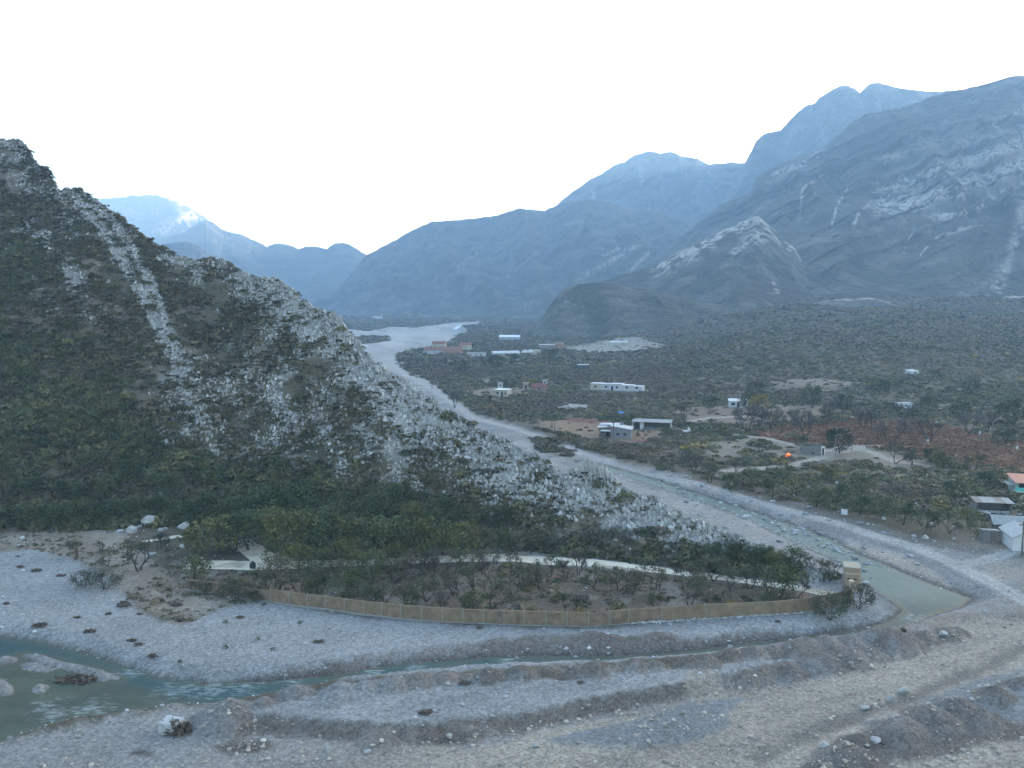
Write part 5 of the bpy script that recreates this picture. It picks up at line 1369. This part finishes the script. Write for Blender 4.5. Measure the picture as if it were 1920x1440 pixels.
def tents():
    for i, (u, v, lab) in enumerate(((985, 666, 'far white peaked party tent, left one of the pair'), (994, 666, 'far white peaked party tent, right one of the pair'))):
        x, y, z = base_at(u, v, 5)
        r = thing('party_tent', lab, 'tent', (x, y, z), math.radians(8), 'white party tents')
        mb = MB(); mb.add([[-3, -3, 2.6], [3, -3, 2.6], [3, 3, 2.6], [-3, 3, 2.6], [0, 0, 5.0], [-3, -3, 2.2], [3, -3, 2.2], [3, 3, 2.2], [-3, 3, 2.2]], [[5, 6, 1, 0], [6, 7, 2, 1], [7, 8, 3, 2], [8, 5, 0, 3]], [[0, 1, 4], [1, 2, 4], [2, 3, 4], [3, 0, 4]]); mb.build('canopy', WHITE, r)
        for sx in (-1, 1):
            for sy in (-1, 1):
                mb = MB(); mb.box(sx * 2.9 - .05, sx * 2.9 + .05, sy * 2.9 - .05, sy * 2.9 + .05, -.3, 2.2); mb.build('pole', POST, r)
tents()
house('cream_shed', 'far cream flat shed just right of the white tents', 'shed', 1004, 665, 0, 8, 6, 3.4, 'flat', wallm=CREAM, roofm=CREAM, ops=(W_(-2, 6), D_(2, 6, pane=DARKM)))
house('white_roofed_house', 'far house with bright white roof beyond the hamlet, left of the dark hill', 'house', 955, 637, math.radians(-4), 22, 10, 3, 'gable', 2.0, wallm=MC((.35, .36, .37), name='blue_grey_wall'), roofm=MC((.62, .65, .68), name='pale_sheet'), ops=(W_(-7, 10), W_(0, 10), W_(7, 10)))
house('white_gabled_house', 'tiny white gabled house at the far edge of the dry river bed', 'house', 866, 624, math.radians(30), 14, 12, 5, 'gable', 4, axis='y', wallm=WHITE, roofm=MC((.6, .63, .66), name='pale_sheet2'), ops=(W_(0, 12, 2),))
house('distant_house', 'pair of joined white cabins far across the river under the blue slopes', 'house', 707, 598, 0, 20, 12, 6, 'flat', wallm=WHITE, ops=(W_(-5, 12, 2), W_(5, 12, 2)))
house('orange_house', 'orange walled house at the left end of the quarry terrace', 'house', 1049, 653, math.radians(-5), 8, 6, 4.4, 'flat', wallm=MC((.34, .18, .11), name='orange_paint'), roofm=MC((.5, .3, .2), name='orange_roof'), ops=(W_(-2, 6, 1.4), W_(2, 6, 1.4)))
house('flat_roofed_hall', 'far low hall with pale flat roof touching the orange house', 'hall', 1029, 652, math.radians(-3), 18, 8, 2.8, 'flat', wallm=MC((.3, .26, .24), name='brown_wall2'), roofm=MC((.58, .56, .54), name='pale_flat_roof'), ops=(W_(-5, 8), W_(5, 8)))
house('white_roofed_shed', 'white roofed shed on top of the quarry terrace', 'shed', 1160, 645, math.radians(-4), 16, 7, 3, 'gable', 1.2, wallm=CREAM, roofm=WHITE, ops=(W_(-4, 7), W_(4, 7)))
house('scrub_shelter', 'dark open shelter with pale flat roof alone in scrub below the quarry', 'shelter', 1094, 692, 0, 7, 5, 2.6, 'flat', wallm=MC((.07, .07, .07), name='dark_wall'), roofm=MC((.5, .52, .52), name='grey_flat_roof'), ops=(W_(-1.5, 5), W_(1.5, 5)))
house('hillside_hut', 'small white flat hut high on the right scrub slope', 'hut', 1703, 659, 0, 5, 4, 1.8, 'flat', wallm=MC((.5, .55, .58), name='pale_blue'), roofm=MC((.36, .39, .41), name='pale_blue_roof'), ops=(W_(0, 4, .6, .9, .7),))
house('hillside_hut', 'low white tilted hut just below the one on the right scrub slope', 'hut', 1717, 676, math.radians(25), 5.5, 4, 1.5, 'shed', .6, wallm=WHITE, roofm=MC((.42, .43, .43), name='white_roof3'), ops=(W_(0, 4, .6, .9, .7),))

def ruin():
    x, y, z = base_at(1526, 852, 5)
    r = thing('ruined_hut', 'roofless grey ruined hut with a white doorway beside the dark round tree', 'hut', (x, y + 2, z), math.radians(-12))
    mb = MB(); mb.box(-2.9, 2.4, -1.9, -1.65, -.5, 2.3, top=(.1, -.25, .1, -.25)); mb.build('front_wall', BLOCK, r)
    mb = MB(); mb.box(-2.9, 2.4, 1.65, 1.9, -.5, 2.5); mb.build('back_wall', BLOCK, r)
    for s in (-2.9, 2.15):
        mb = MB(); mb.box(s, s + .25, -1.64, 1.64, -.5, 2.2); mb.build('side_wall', BLOCK, r)
    mb = MB(); mb.box(2.41, 3.4, -1.88, -1.68, -.5, 2.35); dw = mb.build('door_wall', MC((.58, .56, .52), name='white_plaster'), r)
    mb = MB(); mb.box(2.65, 3.15, -1.93, -1.885, -.5, 1.9); mb.build('doorway', DARKM, dw)  # dark plate on the wall, painting the shade of an open door
    mb = MB(); mb.box(-.3, .5, -1.94, -1.905, .1, .6); mb.build('hole_shade', DARKM, r)  # dark plate painting the shade of a gap in the wall
ruin()

def turquoise_house():
    x, y, z = base_at(1934, 928, 6)
    r = thing('turquoise_house', 'turquoise balustraded house with salmon roof at the right edge', 'house', (x + 1.2, y + 3, z), math.radians(-14))
    mb = MB(); mb.box(-3.6, 6, -2, 3, -.5, 2.7); mb.build('wall', MC((.30, .33, .33), name='grey_green_wall'), r)
    mb = MB(); mb.box(-3.9, 6.3, -3.6, -2.01, -.5, .8); mb.build('terrace', MC((.36, .42, .40), name='terrace_block'), r)
    mb = MB(); mb.box(-3.9, 6.3, -3.6, -3.48, .803, 1.6); mb.build('balustrade', TURQ, r)
    for px in (-3.7, -.4, 3.0):
        mb = MB(); mb.box(px - .08, px + .08, -3.58, -3.42, 1.61, 2.7); mb.build('post', TURQ, r)
    mb = MB(); mb.box(-4.1, 6.6, -4.0, 3.3, 2.71, 2.84, top=(0, 0, .8, .8)); mb.V[0][:4, 2] += np.array([0, 0, .8, .8]); mb.build('roof', SALMON, r)
    mb = MB(); mb.box(-5.2, -3.95, -2.5, 2, 1.9, 2.02); mb.build('side_canopy', OLDROOF, r)
    opening(r, -2, -2.0, 1.0, 1.4, 1.2, 'window', frame=DARKM); opening(r, 1.4, -2.0, 1.0, 1.2, 1.2, 'window', frame=DARKM)
turquoise_house()

def broken_shed():
    x, y, z = base_at(1868, 962, 5)
    r = thing('broken_shed', 'tumbledown dark shed with patched pale roof in scrub near the right edge', 'shed', (x, y + 2, z), math.radians(-12))
    mb = MB(); mb.box(-3.4, 3.4, 1.8, 1.95, -.5, 2.0); mb.build('back_wall', BLOCK, r)
    for s in (-3.4, 3.25):
        mb = MB(); mb.box(s, s + .15, -1.9, 1.79, -.5, 2.0); mb.build('side_wall', BLOCK, r)
    for px in (-3.2, -1.0, 1.2, 3.1):
        mb = MB(); mb.box(px - .06, px + .06, -2.0, -1.88, -.5, 2.1); mb.build('post', WOODM, r)
    for k in range(5):
        mb = MB(); q = -3.7 + 1.5 * k; mb.box(q, q + 1.46, -2.3, 2.2, 2.12, 2.2, top=(0, .04 * (k % 2), .3, .25)); mb.V[0][:4, 2] += np.array([0, .04 * (k % 2), .3, .25]); mb.build('roof_sheet', OLDROOF if k % 3 else MC((.20, .17, .15), name='rusty_sheet'), r)
    mb = MB(); mb.box(-3.2, 3.1, -1.86, -1.8, -.5, .5); mb.build('low_wall', MC((.3, .3, .3), name='low_block'), r)
broken_shed()

def carport():
    x, y, z = base_at(1896, 1006, 4)
    r = thing('carport', 'open carport with pale grey pitched roof above the white gable wall', 'carport', (x + .6, y + 2, z), math.radians(-16))
    gable_roof(r, 6.0, 4.6, 2.3, 1.1, .3, OLDROOF)
    for sx in (-2.8, 2.8):
        for sy in (-2.1, 2.1):
            mb = MB(); mb.box(sx - .09, sx + .09, sy - .09, sy + .09, -.5, 2.3); mb.build('post', POST, r)
    mb = MB(); mb.box(-2.6, 2.6, 1.7, 1.85, -.5, 2.3); mb.build('back_wall', MC((.12, .11, .10), name='dark_boards'), r)
carport()
house('tin_shed', 'small tin roofed shed left of the open carport', 'shed', 1858, 1017, math.radians(-14), 2.4, 2.4, 2.2, 'shed', -.4, wallm=BLOCK, roofm=OLDROOF, ops=(D_(.3, 2.4, .8, 1.8, pane=WOODM, frame=WOODM),), rad=2.2)
house('white_gable_building', 'white gable building cut by the right edge beside the utility pole', 'building', 1926, 1034, math.radians(-12), 4.6, 7, 2.4, 'gable', 1.3, axis='y', wallm=WHITE, roofm=MC((.33, .33, .33), name='pale_roof'), ops=(W_(1.2, 7, 1.1, .9, .8),), rad=4)

def guard_house():
    x, y, z = base_at(1600, 1108, 2)
    r = thing('guard_tower', 'square sandstone lookout hut with two slits at the end of the wall', 'hut', (x, y + 1.0, z), math.radians(-14))
    SAND = MC((.26, .195, .145), .9, .1, .15, 2.5, .5, name='sandstone'); SANDL = MC((.36, .30, .22), .9, name='pale_band')
    mb = MB(); mb.box(-1.05, 1.05, -.95, .95, -.4, 3.6); mb.build('wall', SAND, r)
    mb = MB(); mb.box(-1.1, 1.1, -1.0, 1.0, 2.55, 2.78); mb.build('pale_band', SANDL, r)
    mb = MB(); mb.box(-1.25, 1.2, -1.2, 1.2, 3.603, 3.78, top=(0, -.1, .25, .15)); mb.build('roof', MC((.32, .28, .22), .9, name='slab_roof'), r)
    mb = MB(); mb.box(1.051, 1.30, -.7, 1.1, -.4, 3.5); mb.build('buttress', SANDL, r)
    for px in (-.45, .35):
        mb = MB(); mb.box(px - .28, px + .28, -.975, -.951, 1.75, 1.95); mb.build('slit_shade', DARKM, r)  # dark plates on a solid wall, painting the shade in the slits
guard_house()

# posts and poles
def pole(u, v, hp, label, lamp=False, arm=True, grp=None):
    x, y, z = on_ground(u, v); h = hp * math.hypot(y, z - CAMH) / F / .95
    r = thing('utility_pole', label, 'pole', (x, y, z), .3, grp)
    mb = MB(); mb.tube([(0, 0, -.4), (0, 0, h)], [.14 + h * .004, .09 + h * .004], 7); mb.build('pole_shaft', WOODM if not lamp else POST, r)
    if arm:
        mb = MB(); mb.box(-.9, .9, -.07, .07, h - .75, h - .6); a = mb.build('crossarm', WOODM, r)
        for px in (-.8, -.3, .3, .8):
            mb = MB(); mb.tube([(px, 0, h - .6), (px, 0, h - .42)], [.05, .04], 6); mb.build('insulator', POST, a)
    if lamp:
        mb = MB(); mb.tube([(0, 0, h - .2), (.5, -.3, h), (1.0, -.6, h)], [.05, .05, .05], 5); a = mb.build('lamp_arm', POST, r)
        mb = MB(); mb.box(.85, 1.25, -.75, -.5, h - .12, h + .04); mb.build('lamp_head', POST, a)
for a in ((1150, 830, 42, 'tall dark pole in front of the blue-roofed farm house'), (1566, 853, 36, 'slim pole with street lamp in front of the dark round tree', True, False), (810, 729, 18, 'pole standing on the far right river bank', False, False), (1035, 800, 24, 'left pole of the pair at the edge of the dirt clearing'), (1040, 808, 22, 'right pole of the pair at the edge of the dirt clearing'), (1729, 792, 20, 'pole rising among bare trees behind the rusty field'), (1861, 808, 26, 'pale pole on a mound at the far right of the rusty field', True, False), (1916, 1042, 62, 'dark pole in front of the white gable building'), (1094, 788, 16, 'short pole in the hedge behind the dirt clearing', False, False), (1207, 646, 16, 'left mast of two on the quarry terrace', True, False), (1213, 648, 17, 'right mast of two on the quarry terrace', True, False), (861, 712, 12, 'thin post in the dry clearing left of the cream house', False, False)):
    pole(*a)

M_DRIFT = MC((.115, .088, .068), name='driftwood_grain')
def small_things():
    # white gate panel by the river road
    x, y, z = base_at(1583, 966, 2)
    r = thing('white_gate', 'white sheet gate standing at the scrub edge above the river road', 'gate', (x, y, z), math.radians(-30))
    mb = MB(); mb.box(-.6, .6, -.04, .04, .1, 1.25); mb.build('sheet', WHITE, r)
    for px in (-.68, .68):
        mb = MB(); mb.box(px - .06, px + .06, -.06, .06, -.4, 1.7 if px < 0 else 1.3); mb.build('post', POST, r)
    # black tyre
    x, y, z = on_ground(474, 1066)
    r = thing('black_tank', 'round black tank lying on the pale path', 'tank', (x, y, z + .12), .4)
    mb = MB(); mb.tube([(0, 0, -.05), (0, 0, .15), (0, 0, .75), (0, 0, .95), (0, 0, 1.05)], [.42, .5, .5, .36, .16], 14); mb.build('tank_body', MC((.02, .02, .022), .5, .4, name='black_tank'), r)
    mb = MB(); mb.tube([(0, 0, 1.05), (0, 0, 1.14)], [.18, .18], 10); mb.build('lid', MC((.03, .03, .03), name='tank_lid'), r)
    # bonfire
    x, y, z = on_ground(1478, 857)
    r = thing('bonfire', 'small orange bonfire burning in the clearing left of the ruined hut', 'fire', (x, y, z))
    m, nt, b = newmat('fire_flame'); b.inputs['Base Color'].default_value = (.9, .2, .02, 1); b.inputs['Emission Color'].default_value = (1, .16, .03, 1); b.inputs['Emission Strength'].default_value = .75
    q = np.random.default_rng(9)
    for px, py, hh in ((-.45, 0, .75), (.1, .1, 1.15), (.6, -.1, .8)):
        V, Fc = rock_proto(int(px * 100 + 900), 1, 3); V = V * np.array([.32, .32, hh * .6]); V[:, :2] *= (1 - .45 * np.clip(V[:, 2:3] / hh, 0, 1)); V[:, 2] += hh * .5
        mk('flame', V + np.array([px, py, 0]), Fc, m, parent=r)
    for k in range(5):
        a = k * 1.3; mb = MB(); mb.tube([(-.9 * math.cos(a), -.9 * math.sin(a), .08), (.5 * math.cos(a), .5 * math.sin(a), .3)], [.09, .08], 6); mb.build('log', M_BARK, r)
    # monument-like white well
    x, y, z = base_at(1291, 809, 3)
    r = thing('white_well', 'white round well with domed cap on a flat slab near the leaning tree', 'well', (x, y, z))
    mb = MB(); mb.box(-1.7, 1.7, -1.0, 1.0, -.2, .3); mb.build('slab', WHITE, r)
    mb = MB(); mb.tube([(0, 0, .3), (0, 0, .8), (0, 0, 1.2), (0, 0, 1.45)], [.55, .5, .35, .12], 10); mb.build('cap', WHITE, r)
    # blue canopy
    x, y, z = base_at(1164, 781, 3)
    r = thing('blue_canopy', 'bright blue tarpaulin shelter behind the blue-roofed farm house', 'canopy', (x, y, z), .1)
    mb = MB(); mb.add([[-1.1, -.9, 1.5], [1.1, -.9, 1.3], [1.1, .9, 1.6], [-1.1, .9, 1.7], [0, 0, 2.0]], None, [[0, 1, 4], [1, 2, 4], [2, 3, 4], [3, 0, 4]]); mb.build('tarpaulin', MC((.02, .22, .62), .6, name='blue_sheet'), r)
    for px in (-1.0, 1.0):
        for py in (-.8, .8):
            mb = MB(); mb.tube([(px, py, -.3), (px, py, 1.4)], [.04, .04], 5); mb.build('pole', POST, r)
    # white drums in the field
    for (u, v, lab) in ((1739, 830, 'white drum in the middle of the rusty field'), (1756, 796, 'white drum at the back edge of the rusty field'), (1620, 842, 'small white post beside the forking dirt track'), (1907, 843, 'white post at the right end of the rusty field'), (1837, 814, 'white drum below the mound with the pale pole')):
        x, y, z = on_ground(u, v)
        r = thing('white_drum', lab, 'drum', (x, y, z), 0, 'white drums and posts')
        mb = MB(); mb.tube([(0, 0, -.1), (0, 0, .2), (0, 0, .7), (0, 0, 1.0)], [.3, .36, .36, .3], 10); mb.build('body', WHITE, r)
        mb = MB(); mb.tube([(0, 0, 1.0), (0, 0, 1.12)], [.31, .31], 10); mb.build('lid', CONC, r)
    # concrete block with its drift wood
    x, y, z = on_ground(322, 1370)
    r = thing('concrete_block', 'pale square concrete block stranded on the gravel bar', 'block', (x, y, z), math.radians(-14))
    mb = MB(); mb.box(-.98, .98, -.85, .85, -.3, 1.1, top=(.05, 0, .12, .02)); mb.build('block_body', MC((.33, .34, .35), .9, .1, .2, 1.5, .5, name='river_concrete'), r)
    mb = MB(); mb.tube([(0, .1, 1.12), (0, .1, 1.26)], [.3, .22], 8); mb.build('broken_stub', MC((.3, .3, .29), name='broken_concrete'), r)
    q = np.random.default_rng(12)
    def drift(u, v, sx, sy, sz, n, label, name='driftwood_heap', dark=1.0, grp=None, cat='driftwood'):
        x, y, z = on_ground(u, v)
        root = thing(name, label, cat, (x, y, z), 0, grp)
        mb = MB()
        for k in range(n):
            a = q.uniform(0, 6.3); c = q.normal(0, .36, 3) * np.array([sx, sy, sz * .5]); c[2] = abs(c[2]) + .08
            d = np.array([math.cos(a), math.sin(a) * .7, q.normal(0, .35)]) * q.uniform(.3, .75) * min(sx, 1.4)
            mb.tube([c - d, c + q.normal(0, .08, 3), c + d], [.05, .045, .02], 4, False)
        mb.build('branches', M_DRIFT, root)
        V, Fc = leaf_proto(int(u), 90, .2, .8); c = np.array([.085, .066, .052]) * dark * np.exp(q.normal(0, .25, (90, 1)))
        mk('twigs', V * np.array([sx, sy, sz]), Fc, M_TWIG, np.repeat(c, 4, 0), root)
    drift(337, 1374, 1.5, 1.0, 1.5, 90, 'dark tangled root mass leaning against the concrete block')
    drift(142, 1282, 2.6, 1.5, 1.2, 90, 'large brown driftwood pile stranded in the shallow water')
    k = 0
    spots = [(38, 1064, 1.6, .5, 'far left on the upper gravel'), (68, 1071, 2.3, .6, 'on the upper gravel below the sandy bank'), (115, 1080, 2.0, .4, 'on the gravel left of the spreading grey bush'), (12, 1133, 1.2, .5, 'at the left edge of the gravel'), (145, 1159, 1.2, .4, 'alone in the middle of the left gravel'), (203, 1152, 1.2, .4, 'nearest the tip of the sand patch'), (263, 1152, 1.1, .3, 'beside the tip of the sand patch'), (75, 1181, 2.6, .7, 'on the left bank edge over the water'), (168, 1185, 2.2, .5, 'low and oval above the left bank'), (247, 1202, 1.8, .4, 'first of two lying end to end'), (260, 1209, 1.5, .4, 'second of two lying end to end'), (287, 1237, 1.7, .7, 'upright at the bend of the bank'), (450, 1158, 1.5, .35, 'below the left end of the wall'), (598, 1204, 2.2, .3, 'flat on the wide grey gravel'), (232, 1137, 2.4, 1.2, 'big and grey beside the sand slope'), (340, 1164, 2.0, .5, 'right on the tip of the sand'), (873, 1278, 1.9, .5, 'beneath the middle gravel heaps'), (798, 1337, 2.2, .4, 'curled on the gravel plateau'), (1088, 1281, 1.0, .4, 'small and below the heaps'), (1693, 1185, 1.3, .9, 'perched on the heaps by the pond'), (330, 1136, 2.2, .7, 'on the sand under the wall end'), (900, 1178, 1.3, .3, 'at the foot of the wall middle'), (1458, 1166, 1.0, .3, 'below the sandy right wall')]
    for u, v, w, h, where in spots:
        drift(u, v, w * .42, w * .30, h * .8, 14, 'brown dead bush ' + where, 'dead_bush', 1.0, 'dead bushes on the gravel', 'bush')
    tufts = [(423, 1167, 'nearest the wall end'), (563, 1169, 'under the left wall panels'), (483, 1200, 'on the middle of the wide gravel'), (423, 1215, 'nearest the stream bend'), (513, 1219, 'right of the one by the bend'), (338, 1248, 'on the low gravel point'), (495, 1135, 'at the foot of the first clear wall post'), (290, 1125, 'on the sand slope'), (327, 1160, 'beside the dead bush on the sand tip'), (33, 1045, 'at the upper left edge')]
    for u, v, where in tufts:
        x, y, z = on_ground(u, v)
        root = thing('green_tuft', 'small green tuft ' + where, 'plant', (x, y, z), 0, 'green tufts on the gravel')
        V, Fc = leaf_proto(int(u) + 3, 60, .2, .9); c = np.array([.045, .07, .028]) * np.exp(q.normal(0, .25, (60, 1)))
        mk('leaves', V * .42, Fc, M_LEAF, np.repeat(c, 4, 0), root)
        mb = MB(); mb.tube([(0, 0, -.1), (0, 0, .25)], [.04, .02], 5); mb.build('stem', M_BARK, root)
    # yucca by the wall
    x, y, z = on_ground(1222, 1128)
    r = thing('yucca', 'spiky dark green yucca behind the wall left of its smooth part', 'plant', (x, y, z))
    mb = MB()
    for k in range(46):
        a = q.uniform(0, 6.3); e = q.uniform(.15, 1.3); d = np.array([math.cos(a) * math.cos(e), math.sin(a) * math.cos(e), math.sin(e)]); s = np.cross(d, [0, 0, 1]); s /= np.linalg.norm(s) + 1e-6
        b0 = np.array([0, 0, .7]); mb.quad(b0 - s * .05, b0 + s * .05, b0 + d * 1.3 + s * .012, b0 + d * 1.3 - s * .012)
    mb.build('leaves', MC((.045, .07, .04), name='yucca_leaf'), r)
    mb = MB(); mb.tube([(0, 0, -.2), (0, 0, .8)], [.13, .1], 7); mb.build('trunk', M_BARK, r)
    # boulders one can tell apart
    for u, v, s, label in ((248, 998, 1.7, 'grey boulder left of the pair at the foot of the green slope'), (282, 985, 3.0, 'tall pale cracked boulder at the foot of the green slope'), (302, 995, .9, 'round whitish boulder beside the upper path'), (345, 992, 1.8, 'flat grey boulder above the upper path'), (1545, 1400, .75, 'round white boulder on the dark gravel mound'), (1640, 1392, .9, 'rounded grey stone on the slope of the dark mound'), (1692, 1300, 1.1, 'large grey boulder on the stony track edge'), (1668, 1312, .7, 'smaller stone below the large one on the track edge'), (1620, 1330, .8, 'pale flat stone at the corner of the blue gravel'), (1768, 1187, .9, 'pale boulder on the brown dam by the pond'), (1005, 1398, .65, 'tan cobble at the middle of the stony track'), (842, 1388, .6, 'whitish cobble under the plateau edge'), (617, 1408, .7, 'tan stone on the stony track at lower left'), (690, 1412, .6, 'pale block on the stony track'), (1625, 1098, 1.3, 'grey boulder right of the lookout hut'), (1676, 1124, .8, 'flat pale slab at the pond shore'), (1470, 1040, 1.5, 'white boulder at the tip of the rocky hill'), (1735, 1010, 1.0, 'pale boulder on the right river bank')):
        if u < 400: x, y, z = on_ground(u, v)
        elif u == 1470: x, y, z = hill_at(u, v)
        else: x, y, z = on_ground(u, v)
        V, Fc = rock_proto(int(u + v), 2, 13); q2 = np.random.default_rng(int(u)); V = V * s * np.array([.75, .65, .55])
        o = mk('boulder', V, Fc, M_ROCK, np.clip(ROCK * (1 + q2.normal(0, .08)) * np.ones((len(V), 3)), 0, 1), loc=(x, y, z + s * .2)); tag(o, label, 'boulder', 'boulders')
    # fallen log on the dark mound
    x, y, z = on_ground(1650, 1392)
    r = thing('driftwood_log', 'dark driftwood log lying on the brown gravel mound', 'log', (x - .3, y, z))
    mb = MB(); mb.tube([(-.7, .9, .15), (0, 0, .12), (.5, -.7, .1)], [.08, .1, .06], 6); mb.build('log_trunk', M_BARK, r)
    mb = MB(); mb.tube([(0, 0, .12), (.25, .15, .4)], [.05, .02], 5); mb.build('branch_stub', M_BARK, r)
    # leaning dead tree at the river corner
    # terrace wall in the valley
small_things()
valley_scrub()
field_grass()
stones()
